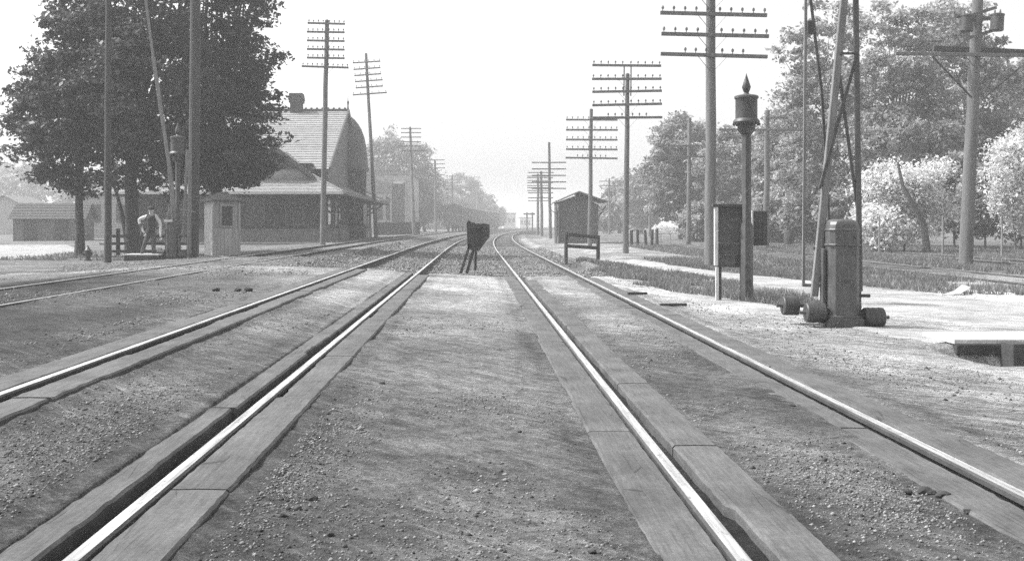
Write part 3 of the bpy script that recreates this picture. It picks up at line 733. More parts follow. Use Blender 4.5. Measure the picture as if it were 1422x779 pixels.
# body (trousers and limbs) as one surface
J = [(P(209.5, 324), (.13, .10)), (P(210, 314), (.12, .095)), (P(210, 304), (.16, .10)), (P(210, 299.5), (.09, .075)), (P(210, 297), .055), (P(210, 294), .078), (P(209.8, 290.5, -.01), .09),
     (P(206, 326), .10), (P(201.5, 340, -.06), .075), (P(196.5, 353, .0), .06), (P(195.5, 356, -.08), .05),
     (P(213, 326), .10), (P(213.8, 341, -.06), .075), (P(214, 353.5, 0), .06), (P(213.8, 356, -.10), .05)]
E = [(0, 1), (1, 2), (2, 3), (3, 4), (4, 5), (5, 6), (0, 7), (7, 8), (8, 9), (9, 10), (0, 11), (11, 12), (12, 13), (13, 14)]
J += [(P(203.5, 300.8), .085), (P(192.5, 305, .02), .066), (P(197.5, 317, -.06), .05), (P(201, 322.5, -.10), .035), (P(202.5, 324.5, -.11), .032),
      (P(216.5, 300.8), .085), (P(222.5, 310, .03), .066), (P(224, 320, -.10), .05), (P(225.5, 327, -.22), .035), (P(226, 329.5, -.24), .032)]
E += [(2, 15), (15, 16), (16, 17), (17, 18), (18, 19), (2, 20), (20, 21), (21, 22), (22, 23), (23, 24)]
body = skin_mesh('body', J, E, M['cloth_grey'], man)
body.data.materials.append(M['skin']); body.data.materials.append(M['cloth_white']); body.data.materials.append(M['cloth_dark'])
hip = P(0, 323)[2]; chin = P(0, 297.2)[2]
for f_ in body.data.polygons:
    c = f_.center
    if c.z > chin: f_.material_index = 1
    elif c.z > hip and abs(c.x - .048) < (.185 if c.z < P(0, 303)[2] else .15) and c.z < P(0, 298.4)[2]: f_.material_index = 3
    elif (c.z > hip and not (c.x < -.24 and c.z < P(0, 311)[2])) or (c.x > .33 and c.z > P(0, 326)[2]): f_.material_index = 2
    if (c - Vector(P(226, 329.5, -.23))).length < .1 or (c - Vector(P(202.5, 324.5, -.11))).length < .05: f_.material_index = 1
J = [(P(209.7, 327), (.19, .15)), (P(210, 316), (.175, .14)), (P(210, 307), (.19, .15)), (P(210, 301.8), (.205, .15)), (P(210, 299.2), (.15, .11))]
skin_mesh('vest', J, [(0, 1), (1, 2), (2, 3), (3, 4)], M['cloth_dark'], man)
MB().lathe(P(209.8, 290.6), [(-.01, .098), (.02, .105), (.06, .10), (.095, .07), (.105, .02)], 14).build('cap', M['cloth_dark'], man, True)
MB().poly([(P(209.8, 290.4)[0] + a, -.08 - b, P(0, 290.4)[2]) for a, b in ((-.085, 0), (-.06, .07), (0, .095), (.06, .07), (.085, 0))], .012, (0, 0, 1)).build('cap_peak', M['cloth_dark'], man)
MB().box(P(209.8, 293.2, -.092), (.022, .03, .035), taper=.5).build('nose', M['skin'], man)
for s in (-1, 1):
    MB().lathe((P(209.8, 0)[0] + s * .03, -.078, P(0, 292)[2]), [(-.008, .003), (0, .009), (.008, .003)], 6).build('eye', M['clod'], man)
    MB().box((P(209.8, 0)[0] + s * .086, .0, P(0, 292.8)[2]), (.016, .03, .05)).build('ear', M['skin'], man, bevel=.004)
MB().box(P(209.8, 295.2, -.083), (.045, .012, .012)).build('moustache', M['clod'], man)
for hx, hy, hzv in ((226, -.24, 330), (202.5, -.12, 324.5)):
    b = Vector(P(hx, hzv, hy))
    for k in range(4):
        d = Vector((-.03 + .02 * k, -.015, -.085 + .008 * abs(k - 1.5)))
        MB().tube([b + d * .3, b + d * .75 + Vector((0, -.008, 0)), b + d * 1.1], [.011, .010, .007], 6).build('finger', M['skin'], man, True)
    MB().tube([b + Vector((.03, -.01, .0)), b + Vector((.05, -.03, -.035)), b + Vector((.045, -.045, -.06))], [.012, .011, .008], 6).build('thumb', M['skin'], man, True)
for px, y_ in ((195.3, -.10), (213.8, -.12)):
    MB().box(P(px, 356.3, y_ + .03), (.095, .26, .075), taper=.75).build('shoe', M['cloth_dark'], man, bevel=.015)

# shanty
Zh = 38.2; S = Zh / F; Xh = WX(301, Zh); zh = g1(Xh, Zh)
sh = thing('shanty', 'small pale board watchman shanty with a dark window left of the station', 'shanty', (Xh, Zh + .7, zh), (0, 0, R(36)))
wd, dp, H = .98, .84, 1.93
nbd = 7
for i in range(nbd):
    w_ = wd / nbd
    MB().box((-wd / 2 + w_ * (i + .5), -dp / 2 - .012, H * .25), (w_ - .008, .024, H * .5)).build('board', M['shanty'], sh)
for i in range(nbd):
    w_ = dp / nbd
    MB().box((wd / 2 + .012, -dp / 2 + w_ * (i + .5), H / 2), (.024, w_ - .008, H)).build('board', M['shanty'], sh)
MB().box((0, 0, H / 2), (wd - .02, dp - .02, H - .01)).build('wall', M['shanty'], sh)
fr = MB().box((0.02, -dp / 2 - .02, H * .73), (.52, .05, .82)).build('window_frame', M['shanty'], sh)
MB().box((.02, -dp / 2 - .05, H * .73), (.40, .012, .70)).build('pane', M['glass'], fr)
MB().box((.02, -dp / 2 - .06, H * .73), (.025, .014, .7)).build('glazing_bar', M['dark_trim'], fr)
dr = MB().box((wd / 2 + .03, -.02, H * .46), (.03, .6, H * .9)).build('door', M['shanty'], sh, bevel=.004)
MB().box((wd / 2 + .05, .0, H * .12), (.02, .42, .26)).build('door_panel', M['greywood'], dr)
MB().beam((wd / 2 + .05, -.25, H * .36), (wd / 2 + .05, -.05, H * .2), .02, .02).build('bracket', M['dark_trim'], dr)
for sx_, sy_ in ((1, 1), (1, -1), (-1, -1)): MB().box((sx_ * (wd / 2 + .005), sy_ * (dp / 2 + .005), H / 2), (.075, .075, H)).build('corner_post', M['dark_trim'] if sy_ > 0 else M['shanty'], sh)
e = .14; mb = MB(); a, b = wd / 2 + e, dp / 2 + e
mb.add([(-a, -b, H), (a, -b, H), (a, b, H), (-a, b, H), (-a, -b, H + .05), (a, -b, H + .05), (a, b, H + .05), (-a, b, H + .05), (-.1, 0, H + .33), (.1, 0, H + .33)],
       [(0, 3, 2, 1), (0, 1, 5, 4), (1, 2, 6, 5), (2, 3, 7, 6), (3, 0, 4, 7), (4, 5, 9, 8), (5, 6, 9), (6, 7, 8, 9), (7, 4, 8)])
mb.build('roof', M['roof_dark'], sh)

# rail fence
Zf = 43.0; X0, X1 = WX(150, Zf), WX(262, Zf); S = Zf / F
fn = thing('rail_fence', 'dark three rail wooden fence under the left trees behind the man', 'fence', (X0, Zf, -.03))
for px in (164, 199, 232, 262): MB().box(((px - 150) * S, 0, .48), (.15, .12, 1.2), taper=.9).build('post', M['darkwood'], fn, bevel=.01)
for row in (328, 338, 349): MB().beam((.2, -.09, WZ(row, Zf) + .03), (X1 - X0 + .1, -.09, WZ(row, Zf) + .03 + random.uniform(-.03, .03)), .04, .11).build('rail', M['darkwood'], fn)

# hydrant
Zy = 36.5; hx_ = WX(122, Zy); hy = thing('fire_hydrant', 'short dark fire hydrant between the left trunk and the slim pole', 'hydrant', (hx_, Zy, g1(hx_, Zy)))
MB().lathe((0, 0, -.05), [(0, .14), (.09, .14), (.10, .085), (.36, .08), (.37, .115), (.41, .115), (.43, .085), (.5, .05), (.52, .025), (.56, .025)], 12).build('barrel', M['iron'], hy, True)
for s in (-1, 1): MB().tube([(s * .06, 0, .24), (s * .15, 0, .24)], [.05, .055], 10).build('outlet', M['iron'], hy, True)
MB().tube([(0, -.05, .22), (0, -.15, .22)], [.06, .065], 10).build('outlet', M['iron'], hy, True)

# ------------------------------------------------------------------ station
Z0 = 68.0; XW = -9.7; z0 = .05
stn = thing('station', 'dark brick railway station with pale shingled roofs, chimney and round turret', 'station', (XW, Z0, z0))
EA = 3.15                                       # eave height
L_, DP = 12.0, 32.0
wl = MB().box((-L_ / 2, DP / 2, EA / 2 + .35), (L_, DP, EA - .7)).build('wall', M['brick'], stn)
MB().box((-L_ / 2, DP / 2, .38), (L_ + .12, DP + .12, .82)).build('stone_base', M['stone'], stn)
MB().box((-L_ / 2, DP / 2, .83), (L_ + .2, DP + .2, .09)).build('sill_course', M['stone'], stn)
def window(par, c, w_, h_, axis='y'):
    d = (w_ + .22, .1, h_ + .22) if axis == 'y' else (.1, w_ + .22, h_ + .22)
    f_ = MB().box(c, d).build('window', M['dark_trim'], par)
    off = Vector((0, -.055, 0)) if axis == 'y' else Vector((.055, 0, 0))
    for s in (-1, 1):
        d2 = (w_, .03, h_ / 2 - .05); d2 = d2 if axis == 'y' else (.03, w_, h_ / 2 - .05)
        MB().box(Vector(c) + off + Vector((0, 0, s * h_ / 4)), d2).build('pane', M['glass'], f_)
for x in (-1.7, -4.2, -6.8): window(stn, (x, 0, 1.95), 1.0, 1.5)
for i, y in enumerate((3, 6.5, 10, 18, 21.5, 25, 28.5)): window(stn, (0, y, 1.95), 1.1, 1.6, 'x')
for y in (8.2, 23.2):
    d = MB().box((.02, y, 1.3), (.1, 1.1, 2.4)).build('door', M['darkwood'], stn); MB().box((.08, y, 1.9), (.02, .7, .8)).build('pane', M['trim'], d)
def shingled(pts_bottom, pts_top, n, m, name, par, step=.035):
    """roof slope made of overlapping courses between a bottom edge and a top edge (two points each)"""
    b0, b1 = map(Vector, pts_bottom); t0, t1 = map(Vector, pts_top); mb = MB()
    nrm = (b1 - b0).cross(t0 - b0).normalized()
    if nrm.z < 0: nrm = -nrm
    for i in range(n):
        a0 = b0.lerp(t0, i / n); a1 = b1.lerp(t1, i / n); c0 = b0.lerp(t0, (i + 1) / n); c1 = b1.lerp(t1, (i + 1) / n)
        mb.add([a0 + nrm * step, a1 + nrm * step, c1 + nrm * .004, c0 + nrm * .004, a0, a1, c1 - nrm * .05, c0 - nrm * .05], [(0, 1, 2, 3), (4, 5, 1, 0), (4, 7, 6, 5), (0, 3, 7, 4), (1, 5, 6, 2)])
    return mb.build(name, m, par)
ov, up = 1.5, 4.35                              # canopy overhang and its upper height
ox0, ox1, oy0, oy1 = -L_ - ov, ov, -ov, DP + ov
ix0, ix1, iy0, iy1 = -L_ + 1.2, -.9, 1.6, DP - 1.6
shingled([(ox0, oy0, EA), (ox1, oy0, EA)], [(ix0, iy0, up), (ix1, iy0, up)], 12, M['roof_pale'], 'canopy_roof', stn)
shingled([(ox1, oy0, EA), (ox1, oy1, EA)], [(ix1, iy0, up), (ix1, iy1, up)], 12, M['roof_pale'], 'canopy_roof', stn)
shingled([(ox1, oy1, EA), (ox0, oy1, EA)], [(ix1, iy1, up), (ix0, iy1, up)], 6, M['roof_pale'], 'canopy_roof', stn)
for (p0, p1) in (((ox1, oy0, EA), (ix1, iy0, up)), ((ox1, oy1, EA), (ix1, iy1, up))): MB().beam(Vector(p0) + Vector((0, 0, .06)), Vector(p1) + Vector((0, 0, .06)), .14, .08).build('hip_cap', M['roof_mid'], stn)
MB().box(((ox0 + ox1) / 2, oy0 - .02, EA - .04), (ox1 - ox0 + .08, .06, .17)).build('fascia', M['trim'], stn)
MB().box((ox1 + .02, DP / 2, EA - .04), (.06, DP + 2 * ov, .17)).build('fascia', M['dark_trim'], stn)
MB().box(((ox0 + ox1) / 2, DP / 2, EA - .15), (ox1 - ox0 - .1, DP + 2 * ov - .1, .06)).build('soffit', M['darkwood'], stn)
for y in np.arange(-.8, DP, 4.2): MB().beam((.02, y, 1.9), (ov - .15, y, EA - .2), .1, .12).build('bracket', M['darkwood'], stn)
for x in (-2.9, -5.6, -8.5): MB().beam((x, -.02, 1.9), (x, -ov + .15, EA - .2), .1, .12).build('bracket', M['darkwood'], stn)
# upper walls
MB().box(((ix0 + ix1) / 2, 2.0 + (DP - 4) / 2, up + .15), (ix1 - ix0 - .2, DP - 4.4, 1.3)).build('upper_wall', M['brick'], stn)
# low front wing: gable facing the camera
Zw = 67.6
def lp(px, py, Z): return (WX(px, Z) - XW, Z - Z0, WZ(py, Z) - z0)
ga, gr_, gl = lp(382, 205, 68.6), lp(437, 247, 68.6), lp(327, 247, 68.6)
MB().poly([(gl[0] + .5, .9, up - .2 - 1.0), (gr_[0] - .45, .9, up - .2 - 1.0), (gr_[0] - .45, .9, gr_[2]), (ga[0], .9, ga[2] - .25), (gl[0] + .5, .9, gl[2])], .15).build('gable_wall', M['plaster'], stn)
shingled([(gr_[0], .35, gr_[2]), (gr_[0], 9, gr_[2])], [(ga[0], .35, ga[2]), (ga[0], 9, ga[2])], 10, M['roof_pale'], 'wing_roof', stn)
shingled([(gl[0], .35, gl[2]), (gl[0], 9, gl[2])], [(ga[0], .35, ga[2]), (ga[0], 9, ga[2])], 10, M['roof_pale'], 'wing_roof', stn)
for g_ in (gr_, gl):
    MB().beam((g_[0], .33, g_[2] - .02), (ga[0], .33, ga[2] - .02), .1, .26).build('barge_board', M['dark_trim'], stn)
MB().poly([(gl[0] + 1.0, .82, ga[2] - 1.35), (gr_[0] - 1.0, .82, ga[2] - 1.35), (ga[0], .82, ga[2] - .2)], .06).build('gable_boarding', M['darkwood'], stn)
# main cross roof: ridge across, gable to the tracks
rz, rb = 9.65, 4.75; yr, ye, yb2 = 13.0, 2.4, 23.6
shingled([(-12.5, ye, rb), (.12, ye, rb)], [(-12.5, yr, rz), (.12, yr, rz)], 26, M['roof_pale'], 'main_roof', stn, .04)
shingled([(-12.5, yb2, rb), (.12, yb2, rb)], [(-12.5, yr, rz), (.12, yr, rz)], 20, M['roof_pale'], 'main_roof', stn, .04)
MB().poly([(-.2, ye + .5, rb - 1.2), (-.2, yb2 - .5, rb - 1.2), (-.2, yb2 - .5, rb), (-.2, yr, rz - .2), (-.2, ye + .5, rb)], .18, (1, 0, 0)).build('main_gable', M['roof_dark'], stn)
for y_ in (ye, yb2): MB().beam((.16, y_, rb), (.16, yr, rz), .1, .3).build('barge_board', M['dark_trim'], stn)
rc = MB().box((-6.2, yr, rz + .06), (12.7, .2, .2)).build('ridge_cap', M['dark_trim'], stn)
for i in range(30): MB().box((-12.3 + i * .42, yr, rz + .2), (.16, .1, .12)).build('crest', M['dark_trim'], rc)
MB().lathe((.1, yr, rz + .1), [(0, .08), (.3, .05), (.55, .09), (.7, .03), (1.1, .008)], 8).build('finial', M['dark_trim'], stn, True)
# turret with bell shaped roof
tc_ = (-.3, 15.6, 0)
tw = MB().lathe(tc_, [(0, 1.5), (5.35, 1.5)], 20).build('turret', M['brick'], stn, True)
MB().lathe((tc_[0], tc_[1], 5.2), [(0, 1.5), (.12, 1.74), (.28, 1.76), (.45, 1.66), (1.2, 1.58), (2.0, 1.5), (2.7, 1.36), (3.3, 1.14), (3.75, .88), (4.1, .58), (4.35, .28), (4.45, .03)], 24).build('turret_roof', M['roof_dark'], tw, True)
for a in (-100, -60, -20, 20):
    c = Vector((tc_[0] + 1.5 * math.cos(R(a)), tc_[1] + 1.5 * math.sin(R(a)), 1.95))
    MB().box(c, (.12, .55, 1.5), Matrix.Rotation(R(a), 3, 'Z')).build('window', M['glass'], tw)
# chimney
Zc_ = 81; cxl = WX(412, Zc_) - XW; cb = Zc_ - Z0
ch = MB().box((cxl, cb, 9.7), (.85, .85, 2.4)).build('chimney', M['brick'], stn)
mb = MB().box((cxl, cb, 10.35), (1.02, 1.02, .2)); mb.build('corbel', M['brick'], ch)
MB().box((cxl, cb, 10.7), (1.12, 1.12, .5), taper=.86).build('cap', M['brick'], ch)
MB().box((-L_ / 2 + .6, -2.4, .0), (L_ + 3, 1.6, .12)).build('platform_kerb', M['stone'], stn)

# white box by the station
bxo = thing('crate', 'small white box on the ground by the far corner of the station', 'box', (WX(507.5, 92), 92, g1(WX(507.5, 92), 92)))
MB().box((0, 0, .26), (.5, .5, .5)).build('body', M['trim'], bxo, bevel=.02); MB().box((0, 0, .54), (.56, .56, .06)).build('lid', M['trim'], bxo, bevel=.01)

# flat roofed building beyond
Zk = 150; S = Zk / F; bx_ = WX(508, Zk); M['pale_plaster'] = mat('pale_plaster', .42, .9, .2, 2, bump=.2); bld = thing('brick_building', 'hazy flat roofed building with a tall dark doorway beyond the station', 'building', (bx_, Zk, .1))
bp_ = lambda px, py: ((px - 508) * S, WZ(py, Zk) - .1)
Wd, Hh = bp_(572, 242)
MB().box((Wd / 2, 9, Hh / 2), (Wd, 18, Hh)).build('wall', M['pale_plaster'], bld)
MB().box((Wd / 2, 9, Hh + .1), (Wd + .7, 18.7, .35)).build('cornice', M['greywood'], bld)
d = MB().box((bp_(553.5, 0)[0], -.1, (bp_(0, 255)[1]) / 2), (17 * S, .2, bp_(0, 255)[1])).build('doorway', M['darkwood'], bld)
MB().box((bp_(553.5, 0)[0], -.25, bp_(0, 253)[1] - .1), (14 * S, .2, .3)).build('sign_panel', M['trim'], d)
for px in (521, 535, 543, 563.5, 570): MB().box((bp_(px, 0)[0], -.12, Hh / 2 - .3), (2.2 * S, .24, Hh - .8)).build('pilaster', M['plaster'], bld)
MB().poly([(0, -.3, bp_(0, 258)[1] - 1), (bp_(545, 0)[0], -.3, bp_(0, 258)[1] - 1), (bp_(545, 0)[0], -.3, bp_(0, 258)[1]), (0, -.3, bp_(0, 244)[1])], .3).build('awning', M['roof_mid'], bld)
for px in (527, 539): window(bld, (bp_(px, 0)[0], -.02, bp_(0, 290)[1]), .7, 3.0)
Zq = 122; lw = thing('board_wall', 'low dark board wall in front of the flat roofed building', 'wall', (WX(519, Zq), Zq, .02))
for i in range(18): MB().box((.15 + .29 * i, 0, .72), (.282, .08, 1.45 + .02 * (i % 3))).build('board', M['darkwood'], lw)
for z in (.3, 1.2): MB().box((2.6, .08, z), (5.2, .08, .12)).build('rail', M['darkwood'], lw)

# ------------------------------------------------------------------ boxcars
def ang(y): return -math.atan(float(curve(y + 2) - curve(y - 2)) / 4)
bc = thing('boxcar', 'nearest grey boxcar of the hazy line on the siding, its end facing us', 'boxcar', (0, 0, 0), group='boxcars on the curved siding')
MB().box((0, 5.5, 2.15), (2.7, 11, 2.5)).build('body', M['boxcar'], bc)
for s in (-1, 1):
    MB().box((s * 1.37, 5.5, 2.1), (.06, 1.9, 2.3)).build('door', M['boxcar'], bc)
mb = MB(); pr = [(-1.45, 3.4), (-1.1, 3.62), (-.5, 3.78), (.5, 3.78), (1.1, 3.62), (1.45, 3.4)]
mb.poly([(a, -.1, b) for a, b in pr], 11.2).build('roof', M['boxcar'], bc)
MB().box((0, 5.5, 3.86), (.5, 11, .06)).build('roof_walk', M['greywood'], bc)
MB().box((0, 5.5, .82), (2.3, 10.9, .18)).build('sill', M['iron'], bc)
for y in (1.8, 9.2):
    b = MB().box((0, y, .55), (2.0, 1.5, .22)).build('bogie', M['iron'], bc)
    for sx_ in (-.75, .75):
        for yy in (-.75, .75): MB().tube([(sx_ - .06, y + yy, .42), (sx_ + .06, y + yy, .42)], .42, 12).build('wheel', M['iron'], b)
for i in range(5): MB().box((-1.0, -.06, 1.2 + .42 * i), (.4, .05, .04)).build('rung', M['iron'], bc)
MB().tube([(.9, -.08, 2.6), (.9, -.08, 4.1)], .03, 6).build('brake_staff', M['iron'], bc)
XS = (XE + XF) / 2
ordn = ['second', 'third', 'fourth', 'fifth', 'sixth', 'seventh', 'eighth', 'ninth']
for i in range(7):
    y = 150 + i * 11.9; o = bc if i == 0 else copy_tree(bc)
    o.location = (XS + float(curve(y)), y, ZE); o.rotation_euler = (0, 0, ang(y + 5.5))
    if i: o['label'] = f'{ordn[i - 1]} boxcar from the near end of the hazy line on the siding'

# ------------------------------------------------------------------ gabled shed on the right
Zd = 72; S = Zd / F; sd = thing('shed', 'small dark gabled board shed right of the tracks, wide eave on its right', 'shed', (WX(776, Zd), Zd, .0))
dp_ = lambda px, py: ((px - 776) * S, WZ(py, Zd))
xw = dp_(830, 0)[0]; ez = dp_(0, 284)[1]; pk = dp_(803.6, 267.5)
mb = MB().poly([(0, 0, -.1), (xw, 0, -.1), (xw, 0, ez), (pk[0], 0, pk[1] - .15), (0, 0, dp_(0, 281)[1])], 4.2)
mb.build('wall', M['shed'], sd)
nb2 = 11
for i in range(nb2):
    a = xw * i / nb2 + .006; b = xw * (i + 1) / nb2 - .006
    topz = lambda x: (dp_(0, 281)[1] + (pk[1] - dp_(0, 281)[1]) * x / pk[0]) - .16 if x < pk[0] else (pk[1] + (ez - pk[1]) * (x - pk[0]) / (xw - pk[0])) - .16
    MB().poly([(a, -.03, -.05), (b, -.03, -.05), (b, -.03, topz(b)), (a, -.03, topz(a))], .028).build('board', M['shed'], sd)
for (a, b) in (((-.12, dp_(0, 280.5)[1] - .0), pk), ((dp_(843, 0)[0], dp_(0, 281)[1]), pk)):
    sgn = 1 if a[0] > pk[0] else -1
    mb = MB(); mb.poly([(a[0], -.45, a[1] - .02), (b[0], -.45, b[1]), (b[0], -.45, b[1] + .09), (a[0], -.45, a[1] + .07)], 5.0); mb.build('roof', M['roof_mid'], sd)
for x in (.02, xw - .02): MB().box((x, -.04, 1.25), (.1, .1, 2.6)).build('corner_board', M['shed'], sd)
for y in (1.0, 2.6): MB().box((-.03, y, 1.3), (.06, .7, 1.7)).build('window', M['glass'], sd)
MB().box((-.05, 1.8, 1.2), (.08, .12, 2.6)).build('corner_board', M['greywood'], sd)
MB().beam((xw, .1, 1.6), (xw + .55, .1, ez - .1), .07, .07).build('bracket', M['shed'], sd)
lb = thing('wall_lamp', 'small lamp on a curved bracket at the left side of the gabled shed', 'lamp', (WX(775, Zd), Zd + .2, dp_(0, 297)[1]))
MB().tube([(0, 0, 0), (-.35, 0, .15), (-.55, 0, .45), (-.35, 0, .7), (-.15, 0, .72)], .025, 6).build('bracket', M['iron'], lb)
MB().lathe((-.12, 0, .68), [(0, .1), (.1, .13), (.2, .05), (.22, .02)], 8).build('shade', M['iron'], lb, True)
sgm = thing('signal_mast', 'faint low signal stand beside the far end of the right track', 'signal', (WX(735, 140), 140, g1(WX(735, 140), 140)))
MB().box((0, 0, .25), (2.8, .6, .4)).build('base', M['greywood'], sgm); MB().box((-.3, 0, 1.7), (.18, .18, 2.4)).build('mast', M['greywood'], sgm); MB().box((.4, 0, 1.7), (.18, .18, 2.4)).build('mast', M['greywood'], sgm)
MB().box((0, -.1, 2.7), (1.5, .12, .2)).build('cross_arm', M['greywood'], sgm)

# short posts beyond the path
first = None
for i, (px, hgt) in enumerate(((877, .95), (885.5, 1.0), (897, .95), (905, .98), (912.5, 1.0))):
    Zp = 63.5 + .5 * i
    if first is None:
        first = MB().box((0, 0, .4), (.17, .15, 1.1), taper=.9).build('short_post', M['darkwood'], None, bevel=.015); o = first
    else: o = first.copy(); COL.objects.link(o)
    o.location = (WX(px, Zp), Zp, g1(WX(px, Zp), Zp)); o.rotation_euler = (R(random.uniform(-3, 3)), R(random.uniform(-4, 4)), random.uniform(0, 1)); o.scale = (1, 1, hgt)
    tag(o, ['leftmost of five short dark posts beyond the right footpath', 'second short dark post from the left beyond the right footpath', 'middle of five short dark posts beyond the right footpath',
            'fourth short dark post from the left beyond the right footpath', 'rightmost of five short dark posts beyond the right footpath'][i], 'post', 'short posts beyond the right footpath')
for px, Zp, lb_ in ((1221, 42, 'thin pale fence stake at the left of the pale shrub'), (1309, 40, 'thin pale fence stake between the pale shrub and the transformer pole'), (1391, 39, 'thin pale fence stake right of the transformer pole')):
    o = MB().tube([(0, 0, -.1), (.01, 0, .8), (0, 0, 1.55)], [.042, .04, .03], 7).build('fence_stake', M['greywood'], None); o.location = (WX(px, Zp), Zp, g1(WX(px, Zp), Zp))
    tag(o, lb_, 'stake', 'thin fence stakes before the right trees')
Zb2 = 60; bb = thing('barrel', 'dark wooden barrel in the grass left of the near gate machine', 'barrel', (WX(1096, Zb2), Zb2, g1(WX(1096, Zb2), Zb2)))
MB().lathe((0, 0, 0), [(0, .22), (.2, .27), (.45, .29), (.7, .27), (.88, .23)], 12).build('staves', M['darkwood'], bb, True)
for z, r in ((.15, .265), (.7, .275)): MB().lathe((0, 0, z), [(0, r), (.05, r + .004)], 12).build('hoop', M['iron'], bb)

# culvert
cvx = WX(1342, 11.0); cv = thing('culvert', 'low wooden culvert under the right pavement with a dark opening', 'culvert', (cvx, 11.05, 0))
for i in range(4): MB().box((.66, .12 + .2 * i, -.0), (1.5, .19, .05)).build('deck_plank', M['pale_lit_wood'], cv, bevel=.005)
MB().box((.65, .05, -.075), (1.45, .1, .10)).build('beam', M['darkwood'], cv, bevel=.006)
MB().box((.46, -.12, -.2), (.17, .26, .42)).build('post', M['darkwood'], cv, bevel=.008)
MB().box((-.0, .35, -.25), (.12, .5, .5)).build('side_wall', M['darkwood'], cv)
MB().box((.3, .55, -.22), (.9, .06, .35)).build('back_board', M['greywood'], cv)

# ------------------------------------------------------------------ left background buildings
Zr = 80; S = Zr / F; br = thing('long_shed', 'long low board shed beyond the road at the far left', 'shed', (WX(18, Zr), Zr, 0), (0, 0, R(10)))
W_ = 92 * S; mb = MB().poly([(0, 0, -.2), (0, 5, -.2), (0, 5, 1.7), (0, 2.5, 2.75), (0, 0, 1.7)], W_, (1, 0, 0)); mb.build('wall', M['tie'], br)
for s in (0, 1): shingled([(-.3, -.35 if s == 0 else 5.35, 1.6), (W_ + .3, -.35 if s == 0 else 5.35, 1.6)], [(-.3, 2.5, 2.85), (W_ + .3, 2.5, 2.85)], 6, M['darkwood'], 'roof', br)
for x in (1.2, 3.4): MB().box((x, -.04, .75), (.9, .08, 1.7)).build('door', M['darkwood'], br)
Zr = 98; hs = thing('clapboard_house', 'pale clapboard house partly hidden behind the left tree trunks', 'house', (WX(108, Zr), Zr, 0))
W_ = 5.6
for i in range(16): MB().box((W_ / 2, 0, .1 + .25 * i), (W_, .06, .24), Matrix.Rotation(R(-6), 3, 'X')).build('clapboard', M['shanty'], hs)
MB().box((W_ / 2, 3.1, 2), (W_ - .05, 6, 4)).build('wall', M['shanty'], hs)
MB().poly([(-.3, -.4, 3.95), (-.3, 6.6, 3.95), (-.3, 3.1, 5.6)], W_ + .6, (1, 0, 0)).build('roof', M['roof_mid'], hs)
for x in (1.6, 4.0): window(hs, (x, -.05, 2.2), .8, 1.4)
Zr = 130; hs = thing('pale_barn', 'faint pale gabled barn at the far left edge behind the long shed', 'barn', (WX(-30, Zr), Zr, 0))
MB().poly([(0, 0, 0), (6.2, 0, 0), (6.2, 0, 3), (3.1, 0, 4.6), (0, 0, 3)], 8).build('wall', M['shanty'], hs)
for a in (-1, 1): MB().poly([(3.1 + a * 3.5, -.3, 2.85), (3.1, -.3, 4.62), (3.1, -.3, 4.75), (3.1 + a * 3.5, -.3, 3.0)], 8.6).build('roof', M['roof_mid'], hs)

# ------------------------------------------------------------------ trees and shrubs
def leaves(ells, nclump, per, size, seed, flat=.55, rc=(.45, .95), shell=.5):
    r = np.random.default_rng(seed); vol = np.array([(e[3] * e[4] * e[5]) for e in ells]); pr_ = vol / vol.sum()
    which = r.choice(len(ells), nclump, p=pr_); E_ = np.array(ells)[which]
    d = r.normal(size=(nclump, 3)); d /= np.linalg.norm(d, axis=1)[:, None]
    rad = r.random(nclump) ** (1 / 3 * (1 - shell) + .001 + .12)
    C = E_[:, :3] + d * rad[:, None] * E_[:, 3:6]
    RC = r.uniform(rc[0], rc[1], nclump)
    n = nclump * per; ci = np.repeat(np.arange(nclump), per)
    off = r.normal(size=(n, 3)); off /= np.linalg.norm(off, axis=1)[:, None]; off *= (r.random(n) ** .6)[:, None]; off[:, 2] *= flat
    Pp = C[ci] + off * RC[ci][:, None] * 1.1
    nrm = r.normal(size=(n, 3)) * .75; nrm[:, 2] += .9; nrm /= np.linalg.norm(nrm, axis=1)[:, None]
    a = np.cross(nrm, r.normal(size=(n, 3))); a /= np.linalg.norm(a, axis=1)[:, None]; b = np.cross(nrm, a)
    s = size * (np.exp(np.clip(r.normal(-.05, .35, n), -.9, .38)) * r.uniform(.75, 1.25, nclump)[ci])[:, None]
    global AGE
    AGE = np.repeat(r.uniform(.6, 1.45, nclump)[ci], 4)
    V = np.stack([Pp - a * s, Pp - b * s * .55 + nrm * s * .12, Pp + a * s, Pp + b * s * .55 + nrm * s * .12], 1).reshape(-1, 3)
    return V, np.arange(n * 4).reshape(-1, 4), C
